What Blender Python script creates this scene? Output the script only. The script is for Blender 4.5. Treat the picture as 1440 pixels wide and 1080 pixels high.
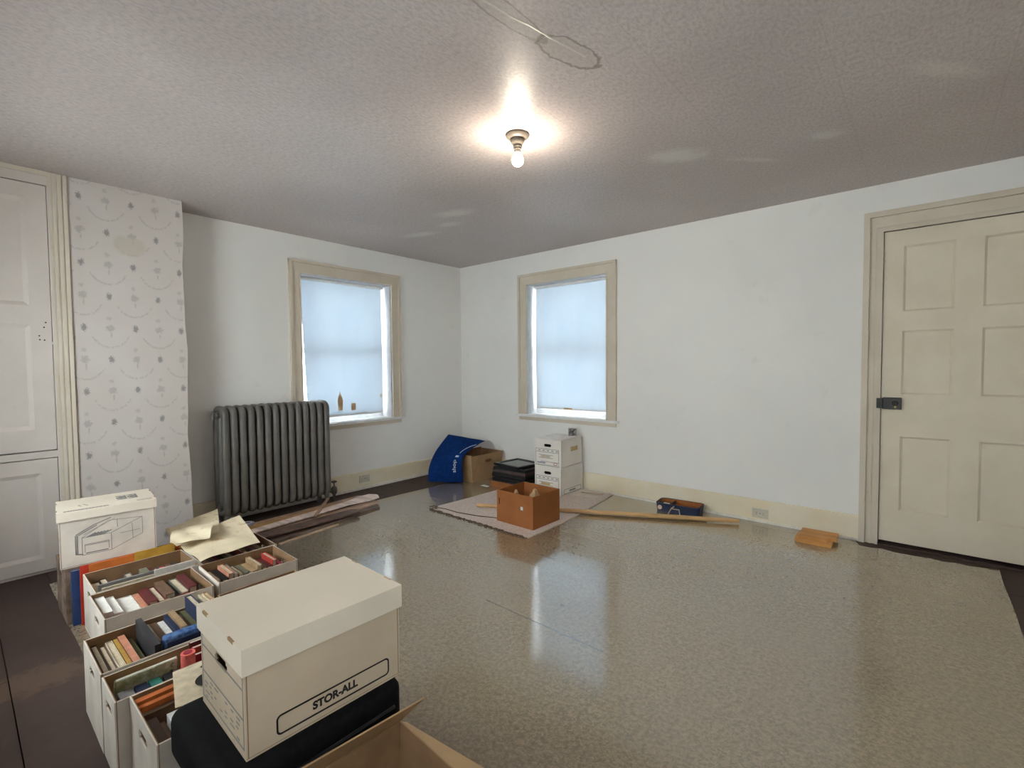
import bpy, bmesh, math, random
from mathutils import Vector, Matrix
random.seed(7)
for o in list(bpy.data.objects):
    bpy.data.objects.remove(o, do_unlink=True)
SC = bpy.context.scene
COL = SC.collection
PI = math.pi

# ------------------------------------------------------------------ camera
F_PX = 676.97
YAW, PITCH, ROLL = 2.27872, -0.03868, -0.008494
cam_d = bpy.data.cameras.new('camera'); cam = bpy.data.objects.new('camera', cam_d); COL.objects.link(cam)
cam_d.sensor_width = 36.0; cam_d.lens = 36.0 * F_PX / 1440.0; cam_d.clip_start = 0.02
fw = Vector((math.cos(PITCH) * math.cos(YAW), math.cos(PITCH) * math.sin(YAW), math.sin(PITCH)))
rt = Vector((math.sin(YAW), -math.cos(YAW), 0)); up = rt.cross(fw)
c_, s_ = math.cos(ROLL), math.sin(ROLL)
rt, up = c_ * rt + s_ * up, -s_ * rt + c_ * up
mw = Matrix((rt, up, -fw)).transposed().to_4x4(); mw.translation = Vector((4.26689, -4.0449, 1.22598))
cam.matrix_world = mw
SC.camera = cam

# ------------------------------------------------------------------ sky and exposure
w = bpy.data.worlds.new('sky'); SC.world = w; w.use_nodes = True
w.node_tree.nodes['Background'].inputs[0].default_value = (0.97, 0.975, 0.985, 1)
SKY = 3.0
BULB = 50.0
w.node_tree.nodes['Background'].inputs[1].default_value = SKY
SC.view_settings.view_transform = 'Standard'
SC.view_settings.look = 'None'
SC.view_settings.gamma = 1.0
SC.view_settings.use_curve_mapping = False
SC.view_settings.exposure = 2.62

# ------------------------------------------------------------------ room dimensions
H = 2.4
XR, YB = 5.05, -4.40          # far right wall, wall behind
BX, BY0, BY1 = 0.273, -2.9415, -3.542   # chimney breast front, its right end, where the cupboard begins

# ------------------------------------------------------------------ helpers
class MB:
    def __init__(s): s.v = []; s.f = []; s.m = []
    def add(s, vs, fs, mi=0):
        b = len(s.v); s.v += [tuple(x) for x in vs]
        for f in fs: s.f.append(tuple(b + i for i in f)); s.m.append(mi)
        return s
    def box(s, a, b, mi=0, M=None):
        x0, y0, z0 = [min(a[i], b[i]) for i in range(3)]; x1, y1, z1 = [max(a[i], b[i]) for i in range(3)]
        vs = [Vector(p) for p in ((x0,y0,z0),(x1,y0,z0),(x1,y1,z0),(x0,y1,z0),(x0,y0,z1),(x1,y0,z1),(x1,y1,z1),(x0,y1,z1))]
        if M is not None: vs = [M @ p for p in vs]
        return s.add(vs, [(0,3,2,1),(4,5,6,7),(0,1,5,4),(1,2,6,5),(2,3,7,6),(3,0,4,7)], mi)
    def tube(s, pts, r, n=10, mi=0, cap=True):
        pts = [Vector(p) for p in pts]; rings = []
        rr = r if isinstance(r, (list, tuple)) else [r] * len(pts)
        prev = None
        for i, p in enumerate(pts):
            t = (pts[min(i+1, len(pts)-1)] - pts[max(i-1, 0)]).normalized()
            if prev is None:
                u = t.cross(Vector((0,0,1)));
                if u.length < 1e-4: u = Vector((1,0,0))
            else: u = prev - t * prev.dot(t)
            u.normalize(); prev = u; v = t.cross(u)
            rings.append([p + (u*math.cos(2*PI*k/n) + v*math.sin(2*PI*k/n)) * rr[i] for k in range(n)])
        vs = [q for r_ in rings for q in r_]; fs = []
        for i in range(len(rings)-1):
            for k in range(n):
                a = i*n+k; b = i*n+(k+1)%n; fs.append((a, b, b+n, a+n))
        if cap: fs += [tuple(range(n-1,-1,-1)), tuple(range((len(rings)-1)*n, len(rings)*n))]
        return s.add(vs, fs, mi)
    def lathe(s, prof, n=24, c=(0,0,0), mi=0):
        vs = []; fs = []
        for r, z in prof:
            for k in range(n): vs.append((c[0]+r*math.cos(2*PI*k/n), c[1]+r*math.sin(2*PI*k/n), c[2]+z))
        for i in range(len(prof)-1):
            for k in range(n):
                a = i*n+k; b = i*n+(k+1)%n; fs.append((a, b, b+n, a+n))
        return s.add(vs, fs, mi)
    def prism(s, poly, z0, z1, mi=0, M=None):
        n = len(poly); vs = [Vector((x,y,z0)) for x,y in poly] + [Vector((x,y,z1)) for x,y in poly]
        if M is not None: vs = [M @ p for p in vs]
        return s.add(vs, [tuple(range(n-1,-1,-1)), tuple(range(n,2*n))] + [(i,(i+1)%n,(i+1)%n+n,i+n) for i in range(n)], mi)
    def rbox(s, a, b, r, seg=2, mi=0, M=None):
        bm = bmesh.new(); bmesh.ops.create_cube(bm, size=1)
        for v in bm.verts: v.co = Vector([(a[i]+b[i])/2 + v.co[i]*(b[i]-a[i]) for i in range(3)])
        bmesh.ops.bevel(bm, geom=list(bm.edges), offset=r, segments=seg, profile=0.5, affect='EDGES')
        bm.verts.index_update()
        vs = [v.co.copy() for v in bm.verts]
        if M is not None: vs = [M @ p for p in vs]
        s.add(vs, [[v.index for v in f.verts] for f in bm.faces], mi); bm.free(); return s
    def sheet(s, P, nu, nv, th=0.0006, mi=0):
        """P(u,v) -> Vector, thin solid sheet"""
        top = [P(i/nu, j/nv) for j in range(nv+1) for i in range(nu+1)]
        nrm = []
        for j in range(nv+1):
            for i in range(nu+1):
                a = P(min(i+1,nu)/nu, j/nv) - P(max(i-1,0)/nu, j/nv); b = P(i/nu, min(j+1,nv)/nv) - P(i/nu, max(j-1,0)/nv)
                nrm.append(a.cross(b).normalized())
        bot = [p - n*th for p, n in zip(top, nrm)]
        N = len(top); W = nu+1; fs = []
        for j in range(nv):
            for i in range(nu):
                a = j*W+i; fs.append((a,a+1,a+1+W,a+W)); fs.append((N+a,N+a+W,N+a+1+W,N+a+1))
        for i in range(nu):
            fs.append((i, N+i, N+i+1, i+1)); a = nv*W+i; fs.append((a, a+1, N+a+1, N+a))
        for j in range(nv):
            a = j*W; fs.append((a, a+W, N+a+W, N+a)); a = j*W+nu; fs.append((a, N+a, N+a+W, a+W))
        return s.add(top+bot, fs, mi)

def obj(name, mb, mats, parent=None, smooth=False, loc=None, fix=False):
    me = bpy.data.meshes.new(name); me.from_pydata(mb.v, [], mb.f)
    if not isinstance(mats, (list, tuple)): mats = [mats]
    for m in mats: me.materials.append(M_[m])
    if len(mats) > 1: me.polygons.foreach_set('material_index', mb.m)
    if fix:
        bm = bmesh.new(); bm.from_mesh(me); bmesh.ops.recalc_face_normals(bm, faces=bm.faces); bm.to_mesh(me); bm.free()
    if smooth:
        me.polygons.foreach_set('use_smooth', [True]*len(me.polygons))
        try: me.set_sharp_from_angle(angle=math.radians(40))
        except Exception: pass
    me.update()
    o = bpy.data.objects.new(name, me); COL.objects.link(o)
    if parent: o.parent = parent
    if loc: o.location = loc
    return o
def tag(o, label, cat, group=None):
    o['label'] = label; o['category'] = cat
    if group: o['group'] = group
    return o
def struct(o, label=None, cat=None):
    o['kind'] = 'structure'
    if label: o['label'] = label
    if cat: o['category'] = cat
    return o
def thing(name, label, cat, loc=(0,0,0), rz=0.0, group=None, rot=None):
    o = bpy.data.objects.new(name, None); COL.objects.link(o); o.empty_display_size = 0.1
    o.location = loc; o.rotation_euler = rot if rot else (0,0,rz)
    return tag(o, label, cat, group)

# ------------------------------------------------------------------ materials
M_ = {}
class S:
    """tiny node-expression wrapper"""
    def __init__(s, nt, sock): s.nt = nt; s.k = sock
    def _m(s, op, *a):
        n = s.nt.nodes.new('ShaderNodeMath'); n.operation = op
        for i, x in enumerate((s,)+a):
            if isinstance(x, S): s.nt.links.new(x.k, n.inputs[i])
            else: n.inputs[i].default_value = x
        return S(s.nt, n.outputs[0])
    def __add__(s, o): return s._m('ADD', o)
    def __sub__(s, o): return s._m('SUBTRACT', o)
    def __mul__(s, o): return s._m('MULTIPLY', o)
    def __truediv__(s, o): return s._m('DIVIDE', o)
    def frac(s): return s._m('FRACT')
    def floor(s): return s._m('FLOOR')
    def abs(s): return s._m('ABSOLUTE')
    def sqrt(s): return s._m('SQRT')
    def mod(s, k): return s._m('FLOORED_MODULO', k)
    def maxi(s, o): return s._m('MAXIMUM', o)
    def mini(s, o): return s._m('MINIMUM', o)
    def lt(s, o): return s._m('LESS_THAN', o)
    def gt(s, o): return s._m('GREATER_THAN', o)
    def ss(s, a, b):
        n = s.nt.nodes.new('ShaderNodeMapRange'); n.interpolation_type = 'SMOOTHSTEP'; n.clamp = True
        s.nt.links.new(s.k, n.inputs[0]); n.inputs[1].default_value = a; n.inputs[2].default_value = b
        n.inputs[3].default_value = 0; n.inputs[4].default_value = 1
        return S(s.nt, n.outputs[0])

class Mat:
    def __init__(s, name, rough=0.6, spec=0.3, metal=0.0):
        m = bpy.data.materials.new(name); m.use_nodes = True; s.m = m; s.nt = m.node_tree
        s.b = s.nt.nodes['Principled BSDF']; s.out = s.nt.nodes['Material Output']
        s.b.inputs['Roughness'].default_value = rough; s.b.inputs['Specular IOR Level'].default_value = spec
        s.b.inputs['Metallic'].default_value = metal
        s.tc = s.nt.nodes.new('ShaderNodeTexCoord'); M_[name] = m
    def xyz(s):
        n = s.nt.nodes.new('ShaderNodeSeparateXYZ'); s.nt.links.new(s.tc.outputs['Object'], n.inputs[0])
        return [S(s.nt, n.outputs[i]) for i in range(3)]
    def noise(s, scale, detail=4, rough=0.55, stretch=None, dist=0.0, off=(0,0,0)):
        n = s.nt.nodes.new('ShaderNodeTexNoise'); n.inputs['Scale'].default_value = scale
        n.inputs['Detail'].default_value = detail; n.inputs['Roughness'].default_value = rough; n.inputs['Distortion'].default_value = dist
        mp = s.nt.nodes.new('ShaderNodeMapping'); s.nt.links.new(s.tc.outputs['Object'], mp.inputs[0])
        if stretch: mp.inputs['Scale'].default_value = stretch
        mp.inputs['Location'].default_value = off
        s.nt.links.new(mp.outputs[0], n.inputs[0]); return S(s.nt, n.outputs[0])
    def mix(s, fac, a, b):
        n = s.nt.nodes.new('ShaderNodeMix'); n.data_type = 'RGBA'
        if isinstance(fac, S): s.nt.links.new(fac.k, n.inputs[0])
        else: n.inputs[0].default_value = fac
        for i, x in ((6, a), (7, b)):
            if isinstance(x, S): s.nt.links.new(x.k, n.inputs[i])
            else: n.inputs[i].default_value = (*x, 1)
        return S(s.nt, n.outputs[2])
    def color(s, c):
        if isinstance(c, S): s.nt.links.new(c.k, s.b.inputs['Base Color'])
        else: s.b.inputs['Base Color'].default_value = (*c, 1)
    def bump(s, h, strength=0.3, dist=0.01):
        n = s.nt.nodes.new('ShaderNodeBump'); n.inputs['Strength'].default_value = strength; n.inputs['Distance'].default_value = dist
        s.nt.links.new(h.k, n.inputs['Height']); s.nt.links.new(n.outputs[0], s.b.inputs['Normal'])
    def rough(s, r): s.nt.links.new(r.k, s.b.inputs['Roughness'])

def simple(name, c, rough=0.6, spec=0.3, metal=0.0, var=0.12, scale=18, bump=0.0, stretch=None):
    m = Mat(name, rough, spec, metal)
    n = m.noise(scale, 3, stretch=stretch)
    d = tuple(x*(1-var) for x in c); l = tuple(min(1, x*(1+var)) for x in c)
    m.color(m.mix(n.ss(0.3, 0.7), d, l))
    if bump: m.bump(n, bump, 0.004)
    return m

# plaster walls
m = Mat('wall_paint', 0.75, 0.25)
n1 = m.noise(0.9, 4); n2 = m.noise(60, 2); X, Y, Z = m.xyz()
base = m.mix(n1.ss(0.35, 0.7), (0.87, 0.86, 0.835), (0.82, 0.81, 0.785))
base = m.mix(m.noise(5, 5, off=(3,1,2)).ss(0.62, 0.78) * 0.35, base, (0.64, 0.64, 0.62))
m.color(base); m.bump(n1*0.7 + n2*0.05, 0.12, 0.02)
# ceiling
m = Mat('ceiling_paper', 0.5, 0.35)
X, Y, Z = m.xyz()
big = m.noise(0.8, 4); fine = m.noise(85, 3, 0.7, stretch=(1, 0.5, 1)); mid = m.noise(3.2, 5, 0.65)
c = m.mix(big.ss(0.35, 0.68), (0.49, 0.425, 0.405), (0.60, 0.53, 0.505))
c = m.mix(fine.ss(0.35, 0.7) * 0.46, c, (0.27, 0.235, 0.225))
c = m.mix(mid.ss(0.58, 0.75) * 0.3, c, (0.50, 0.465, 0.44))
def blob(cx, cy, rx, ry, rot, wob=0.35):
    cs, sn = math.cos(rot), math.sin(rot)
    dx = X - cx; dy = Y - cy
    u = (dx*cs + dy*sn) / rx; v = (dy*cs - dx*sn) / ry
    r = (u*u + v*v).sqrt()
    return r + (m.noise(14, 5, 0.7, off=(cx, cy, 0)) - 0.5) * wob * 2
for (cx, cy, rx, ry, rot, am) in ((3.18,-1.33,0.17,0.10,0.6,0.5),(4.31,-1.40,0.20,0.05,0.9,0.35),(3.86,-1.06,0.08,0.06,0.5,0.4),
                                  (3.50,-0.98,0.16,0.03,0.8,0.3),(1.5,-1.47,0.18,0.08,0.3,0.5),(0.82,-1.27,0.20,0.07,0.3,0.5),(1.25,-1.30,0.12,0.06,0.3,0.4)):
    c = m.mix(blob(cx, cy, rx, ry, rot, 0.6).ss(1.35, 0.25) * am, c, (0.74, 0.71, 0.65))
# water stain with a brown rim and the crack it follows
st = blob(3.232, -2.485, 0.140, 0.060, 1.31, 0.40)
c = m.mix(st.ss(1.05, 0.85) * 0.35, c, (0.42, 0.37, 0.31))
c = m.mix((st - 1.0).abs().ss(0.11, 0.03) * 0.62, c, (0.15, 0.11, 0.07))
st2 = blob(3.182, -2.80, 0.20, 0.040, 1.50, 0.25)
c = m.mix(st2.ss(1.0, 0.8) * 0.25, c, (0.42, 0.38, 0.33))
c = m.mix((st2 - 1.0).abs().ss(0.13, 0.03) * 0.5, c, (0.16, 0.13, 0.09))
crk = (X - (Y + 2.887) * 0.20 - 3.169 + (m.noise(9, 3, off=(5,5,0)) - 0.5) * 0.02).abs()
crm = crk.ss(0.006, 0.001) * Y.lt(-2.42)
c = m.mix(crm * 0.8, c, (0.60, 0.56, 0.48))
# paper seams running across the room
seam = ((X * (1/0.53)).frac() - 0.5).abs()
sm = seam.ss(0.008, 0.0)
c = m.mix(sm * 0.15, c, (0.15, 0.135, 0.13))
m.color(c); m.bump(fine * 0.6 + mid * 0.5 + crm * 0.8 + sm * 0.3, 0.35, 0.004)
m.rough(mid.ss(0.2, 0.8) * 0.12 + 0.36)
# cream trim and doors
def trim(name, a, b, dirt):
    m = Mat(name, 0.55, 0.35)
    n = m.noise(4, 5); g = m.noise(24, 5, 0.7, off=(2,2,2))
    c = m.mix(n.ss(0.3, 0.7), a, b)
    c = m.mix(g.ss(0.60, 0.80) * 0.28, c, dirt)
    m.color(c); m.bump(m.noise(40, 2, stretch=(1,1,0.3)), 0.08, 0.004)
trim('cream_trim', (0.69, 0.62, 0.515), (0.64, 0.565, 0.455), (0.42, 0.36, 0.27))
trim('baseboard_paint', (0.84, 0.77, 0.62), (0.80, 0.70, 0.51), (0.52, 0.42, 0.22))
trim('door_paint', (0.78, 0.70, 0.565), (0.72, 0.64, 0.505), (0.46, 0.39, 0.28))
trim('cupboard_paint', (0.68, 0.615, 0.57), (0.64, 0.575, 0.53), (0.44, 0.39, 0.35))
simple('skirting_strip', (0.78, 0.75, 0.68), 0.5, var=0.08)
# wallpaper: half-drop sprigs, faint bouquets and swags, printed flat
m = Mat('wallpaper', 0.8, 0.15)
X, Y, Z = m.xyz()
PU, PV = 0.13, 0.405
u = (Y + 3.488 + PU*0.5) / PU
ci = u.floor(); odd = ci.mod(2.0)
du = (u.frac() - 0.5) * PU
zz = Z - 2.298 + odd * 0.2025
vv = ((zz / PV) + 0.5).frac() - 0.5; dv = vv * PV
grain = m.noise(160, 2, 0.6); g2 = m.noise(70, 2, 0.6, off=(1,4,2))
pbase = m.mix(m.noise(1.6, 3).ss(0.35, 0.65), (0.655, 0.605, 0.58), (0.62, 0.565, 0.525))
def ell(a, b, ra, rb): return ((a/ra)*(a/ra) + (b/rb)*(b/rb)).sqrt()
ink = (0.13, 0.125, 0.135); soft = (0.30, 0.285, 0.29)
# dark sprig
sp = ell(du, dv, 0.017, 0.026) + (grain - 0.5) * 2.2
c = m.mix(sp.ss(1.0, 0.55) * 0.62, pbase, ink)
# faint bouquet half a repeat away (three blots)
vb = ((zz / PV)).frac() - 0.5; db = vb * PV
for (ox, oz, ra, rb, k) in ((0.0, 0.0, 0.026, 0.026, 0.42), (-0.004, 0.062, 0.015, 0.016, 0.30), (0.004, -0.045, 0.006, 0.022, 0.35)):
    e = ell(du - ox, db - oz, ra, rb) + (g2 - 0.5) * 1.6
    c = m.mix(e.ss(1.05, 0.5) * k, c, soft)
# swag arc under the bouquet
ar = (ell(du, db + 0.0, 0.100, 0.125) - 1.0).abs() + (grain - 0.5) * 0.10
c = m.mix(ar.ss(0.075, 0.02) * db.lt(-0.055) * 0.30 * g2.gt(0.46), c, soft)
# the neighbour column's swag crosses into this one
for sgn in (1.0, -1.0):
    ar = (ell(du + PU*sgn, dv, 0.100, 0.125) - 1.0).abs() + (grain - 0.5) * 0.10
    c = m.mix(ar.ss(0.075, 0.02) * dv.lt(-0.055) * 0.30 * g2.gt(0.46), c, soft)
stn = (((Y + 3.24)/0.085)._m('POWER', 2.0) + ((Z - 2.03)/0.07)._m('POWER', 2.0)).sqrt() + (m.noise(9, 3) - 0.5) * 0.8
c = m.mix(stn.ss(1.1, 0.8) * 0.6, c, (0.55, 0.49, 0.40))
m.color(c); m.bump(m.noise(2.2, 3), 0.15, 0.03)
# floor boards, dark brown paint with worn patches
m = Mat('brown_floor_paint', 0.6, 0.2)
X, Y, Z = m.xyz()
n = m.noise(2.2, 5, 0.65); g = m.noise(14, 5, 0.65, stretch=(0.35, 1, 1))
c = m.mix(n.ss(0.3, 0.7), (0.050, 0.033, 0.029), (0.085, 0.058, 0.050))
c = m.mix(g.ss(0.64, 0.78) * 0.5, c, (0.16, 0.10, 0.065))
wr = (((X - 1.62)/0.12)._m('POWER', 2.0) + ((Y + 3.88)/0.22)._m('POWER', 2.0)).sqrt() + (m.noise(16, 5, 0.7) - 0.5) * 2.2
c = m.mix(wr.ss(1.1, 0.5) * 0.6, c, (0.16, 0.105, 0.07))
m.color(c); m.bump(g, 0.15, 0.004); m.rough(n.ss(0.2, 0.8) * 0.2 + 0.52)
# linoleum: speckled grey-green, polished, board ridges telegraphing through
m = Mat('linoleum', 0.2, 0.8)
X, Y, Z = m.xyz()
sp1 = m.noise(60, 3, 0.7); sp2 = m.noise(130, 2, 0.6, off=(4,2,0)); bigp = m.noise(1.1, 4)
c = m.mix(sp1.ss(0.30, 0.70), (0.215, 0.171, 0.104), (0.355, 0.284, 0.182))
c = m.mix(sp2.ss(0.52, 0.72) * 0.40, c, (0.46, 0.40, 0.31))
c = m.mix(sp2.ss(0.46, 0.32) * 0.42, c, (0.17, 0.14, 0.10))
c = m.mix(bigp.ss(0.45, 0.7) * 0.3, c, (0.28, 0.245, 0.18))
c = m.mix((X*0.25 - Y*0.0 - 0.3).ss(0.15, 0.55) * 0.0, c, (0.2, 0.2, 0.18))
rid = ((Y * (1/0.148)) + m.noise(1.5, 3, stretch=(0.4, 1, 1)) * 0.7).frac()
ridge = (rid - 0.5).abs().ss(0.14, 0.0)
pres = m.noise(1.0, 3, off=(7, 3, 0)).ss(0.42, 0.62)
cut = (Y + 2.27 + (X - 3.0) * 0.02).abs().ss(0.006, 0.001) * X.gt(2.55) * X.lt(3.25)
c = m.mix(cut * 0.75, c, (0.07, 0.06, 0.045))
for (sx, sy, r) in ((2.888, -2.058, 0.012), (4.423, -0.752, 0.022)):
    d = (((X - sx)/r)._m('POWER', 2.0) + ((Y - sy)/r)._m('POWER', 2.0)).sqrt() + (m.noise(60, 3) - 0.5) * 1.5
    c = m.mix(d.ss(1.0, 0.6) * 0.9, c, (0.03, 0.025, 0.02))
m.color(c)
m.bump(ridge * pres * 0.7 + bigp * 1.0 + sp1 * 0.02 + m.noise(7, 2, stretch=(0.30,1,1)) * 0.16, 0.24, 0.006)
m.rough(m.noise(2.3, 5, 0.6, off=(1,9,0)).ss(0.2, 0.8) * 0.06 + 0.10)
m.b.inputs['Coat Weight'].default_value = 1.0; m.b.inputs['Coat Roughness'].default_value = 0.11; m.b.inputs['Coat IOR'].default_value = 1.7; m.b.inputs['IOR'].default_value = 1.6

simple('window_white', (0.80, 0.80, 0.79), 0.5, var=0.05)
simple('jamb_paint', (0.56, 0.56, 0.575), 0.6, var=0.06)
m = Mat('shade_cloth', 0.8, 0.1)
nt = m.nt
dif = nt.nodes.new('ShaderNodeBsdfDiffuse'); trn = nt.nodes.new('ShaderNodeBsdfTranslucent'); mx = nt.nodes.new('ShaderNodeMixShader')
cl = m.mix(m.noise(3, 4, stretch=(1,1,0.4)).ss(0.3, 0.7), (0.78, 0.80, 0.80), (0.72, 0.745, 0.76))
nt.links.new(cl.k, dif.inputs[0]); nt.links.new(m.mix(0.7, cl, (0.63, 0.765, 0.92)).k, trn.inputs[0]); mx.inputs[0].default_value = 0.195
nt.links.new(dif.outputs[0], mx.inputs[1]); nt.links.new(trn.outputs[0], mx.inputs[2]); nt.links.new(mx.outputs[0], m.out.inputs[0])
m = Mat('glass_pane', 0.02, 0.5); nt = m.nt
tr = nt.nodes.new('ShaderNodeBsdfTransparent'); gl = nt.nodes.new('ShaderNodeBsdfGlossy'); mx = nt.nodes.new('ShaderNodeMixShader')
gl.inputs['Roughness'].default_value = 0.03; tr.inputs[0].default_value = (0.93, 0.97, 0.97, 1); mx.inputs[0].default_value = 0.06
nt.links.new(tr.outputs[0], mx.inputs[1]); nt.links.new(gl.outputs[0], mx.inputs[2]); nt.links.new(mx.outputs[0], m.out.inputs[0])
m = Mat('bulb_glow'); nt = m.nt
em = nt.nodes.new('ShaderNodeEmission'); em.inputs[0].default_value = (1.0, 0.87, 0.70, 1); em.inputs[1].default_value = BULB
nt.links.new(em.outputs[0], m.out.inputs[0])
simple('porcelain', (0.10, 0.085, 0.07), 0.45, var=0.1)
simple('bulb_base', (0.16, 0.15, 0.14), 0.4, metal=0.3, var=0.05)
simple('radiator_paint', (0.135, 0.125, 0.112), 0.4, 0.45, metal=0.1, var=0.12, scale=9, bump=0.05)
simple('valve_metal', (0.16, 0.14, 0.12), 0.4, metal=0.7)
simple('outlet_plastic', (0.60, 0.56, 0.45), 0.4, var=0.06)
simple('outlet_slot', (0.03, 0.03, 0.03), 0.6)
simple('lock_iron', (0.018, 0.015, 0.014), 0.4, 0.4, var=0.3)
simple('brass', (0.35, 0.24, 0.10), 0.35, metal=0.9)
simple('file_board', (0.80, 0.765, 0.71), 0.7, 0.2, var=0.04, scale=6)
simple('white_board', (0.57, 0.465, 0.345), 0.7, 0.2, var=0.05, scale=6)
simple('white_board_old', (0.68, 0.61, 0.535), 0.75, 0.2, var=0.10, scale=7)
simple('lid_board', (0.76, 0.675, 0.56), 0.7, 0.2, var=0.03, scale=5)
simple('kraft', (0.40, 0.255, 0.135), 0.75, 0.2, var=0.10, scale=9)
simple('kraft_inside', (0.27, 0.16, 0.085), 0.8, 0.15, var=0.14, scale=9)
simple('kraft_light', (0.52, 0.36, 0.20), 0.75, 0.2, var=0.06, scale=9)
simple('kraft_red', (0.33, 0.125, 0.045), 0.75, 0.12, var=0.08, scale=7)
simple('kraft_grimy', (0.22, 0.155, 0.12), 0.8, 0.2, var=0.45, scale=13)
simple('ink_black', (0.016, 0.014, 0.013), 0.7)
simple('ink_grey', (0.26, 0.245, 0.235), 0.7)
simple('ink_red', (0.50, 0.22, 0.20), 0.7)
simple('ink_blue', (0.30, 0.31, 0.40), 0.7)
simple('tan_tape', (0.52, 0.36, 0.16), 0.4, var=0.15)
m = Mat('backlit_tape', 0.5, 0.2); nt = m.nt
dif = nt.nodes.new('ShaderNodeBsdfDiffuse'); trn = nt.nodes.new('ShaderNodeBsdfTranslucent'); mx = nt.nodes.new('ShaderNodeMixShader')
dif.inputs[0].default_value = (0.66, 0.50, 0.32, 1); trn.inputs[0].default_value = (0.80, 0.62, 0.42, 1); mx.inputs[0].default_value = 0.6
nt.links.new(dif.outputs[0], mx.inputs[1]); nt.links.new(trn.outputs[0], mx.inputs[2]); nt.links.new(mx.outputs[0], m.out.inputs[0])
simple('black_nylon', (0.006, 0.006, 0.007), 0.8, 0.12, var=0.3, scale=60, bump=0.1)
simple('navy_canvas', (0.006, 0.033, 0.150), 0.9, 0.05, var=0.2, scale=30, bump=0.15)
simple('bag_print', (0.55, 0.62, 0.80), 0.8)
simple('paper_white', (0.78, 0.76, 0.72), 0.8, 0.15, var=0.04)
simple('frame_black', (0.013, 0.013, 0.016), 0.35, 0.5, var=0.3)
simple('frame_brown', (0.085, 0.055, 0.05), 0.4, 0.5, var=0.3)
simple('frame_glass', (0.12, 0.155, 0.15), 0.08, 0.6, var=0.15, scale=5)
simple('dark_gap', (0.008, 0.007, 0.006), 0.9)
simple('pine', (0.62, 0.38, 0.17), 0.4, 0.4, var=0.14, scale=10, stretch=(0.15, 1, 1))
simple('orange_wood', (0.62, 0.30, 0.09), 0.5, 0.35, var=0.15, scale=14, stretch=(0.3, 1, 1))
for nm, cc in (('veneer_orange', (0.48, 0.26, 0.11)), ('veneer_brown', (0.42, 0.27, 0.175)), ('veneer_pink', (0.80, 0.66, 0.60)),
               ('veneer_dark', (0.15, 0.10, 0.082)), ('veneer_tan', (0.55, 0.39, 0.28)), ('veneer_mustard', (0.46, 0.265, 0.085))):
    simple(nm, cc, 0.55, 0.3, var=0.2, scale=20, stretch=(1, 0.12, 1))
# worn rug
m = Mat('rug_pile', 0.95, 0.05)
n = m.noise(90, 3, 0.7); n2 = m.noise(3, 4)
c = m.mix(n.ss(0.3, 0.7), (0.55, 0.45, 0.40), (0.78, 0.67, 0.60)); c = m.mix(n2.ss(0.4, 0.7) * 0.35, c, (0.56, 0.48, 0.43))
m.color(c); m.bump(n, 0.5, 0.004)
simple('rug_edge', (0.10, 0.07, 0.045), 0.95, var=0.4, scale=60)
# old drawings on yellowed paper
m = Mat('old_drawing', 0.85, 0.12)
n = m.noise(7, 4, 0.6); n2 = m.noise(11, 5, 0.7, dist=1.5, off=(3,3,3))
c = m.mix(n.ss(0.35, 0.7), (0.80, 0.70, 0.50), (0.72, 0.61, 0.43)); c = m.mix(n2.ss(0.56, 0.68) * 0.55, c, (0.50, 0.25, 0.16))
m.color(c)
m = Mat('picture_cover', 0.5, 0.3)
n = m.noise(16, 5, 0.7)
c = m.mix(n.ss(0.42, 0.62), (0.62, 0.58, 0.40), (0.30, 0.29, 0.14)); c = m.mix(m.noise(30, 3, off=(2,0,1)).ss(0.62, 0.72), c, (0.08, 0.09, 0.06))
m.color(c)
# book cloths and paper covers
BC = {'white': (0.72,0.70,0.66), 'cream': (0.62,0.53,0.38), 'tan': (0.36,0.24,0.13), 'brown': (0.15,0.085,0.05), 'dark brown': (0.06,0.035,0.025),
      'maroon': (0.12,0.02,0.022), 'red': (0.40,0.045,0.035), 'crimson': (0.33,0.03,0.055), 'orange': (0.58,0.16,0.045), 'coral pink': (0.75,0.16,0.13),
      'salmon': (0.55,0.24,0.15), 'navy': (0.018,0.028,0.07), 'blue': (0.03,0.09,0.24), 'teal': (0.03,0.20,0.17), 'olive': (0.13,0.12,0.055),
      'grey green': (0.20,0.20,0.145), 'grey': (0.19,0.18,0.18), 'charcoal': (0.035,0.035,0.04), 'black': (0.012,0.012,0.012), 'mustard': (0.42,0.24,0.05), 'mauve': (0.23,0.155,0.165)}
for k, v in BC.items(): simple('book_' + k.replace(' ', '_'), v, 0.55, 0.35, var=0.15, scale=30)
simple('pages', (0.58, 0.49, 0.36), 0.85, 0.1, var=0.12, scale=60)
simple('pages_white', (0.74, 0.71, 0.66), 0.85, 0.1, var=0.06, scale=60)
m = Mat('knit_blue', 0.8, 0.2)
n = m.noise(50, 3, 0.7); c = m.mix(n.ss(0.35, 0.65), (0.03, 0.07, 0.20), (0.10, 0.19, 0.38)); m.color(c); m.bump(n, 0.6, 0.006)
simple('album_blue', (0.015, 0.055, 0.19), 0.35, 0.5, var=0.1)
simple('album_red', (0.60, 0.055, 0.03), 0.4, 0.4, var=0.1)
simple('album_orange', (0.66, 0.19, 0.04), 0.4, 0.4, var=0.12)
simple('album_yellow', (0.58, 0.33, 0.05), 0.4, 0.4, var=0.12)

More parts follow.
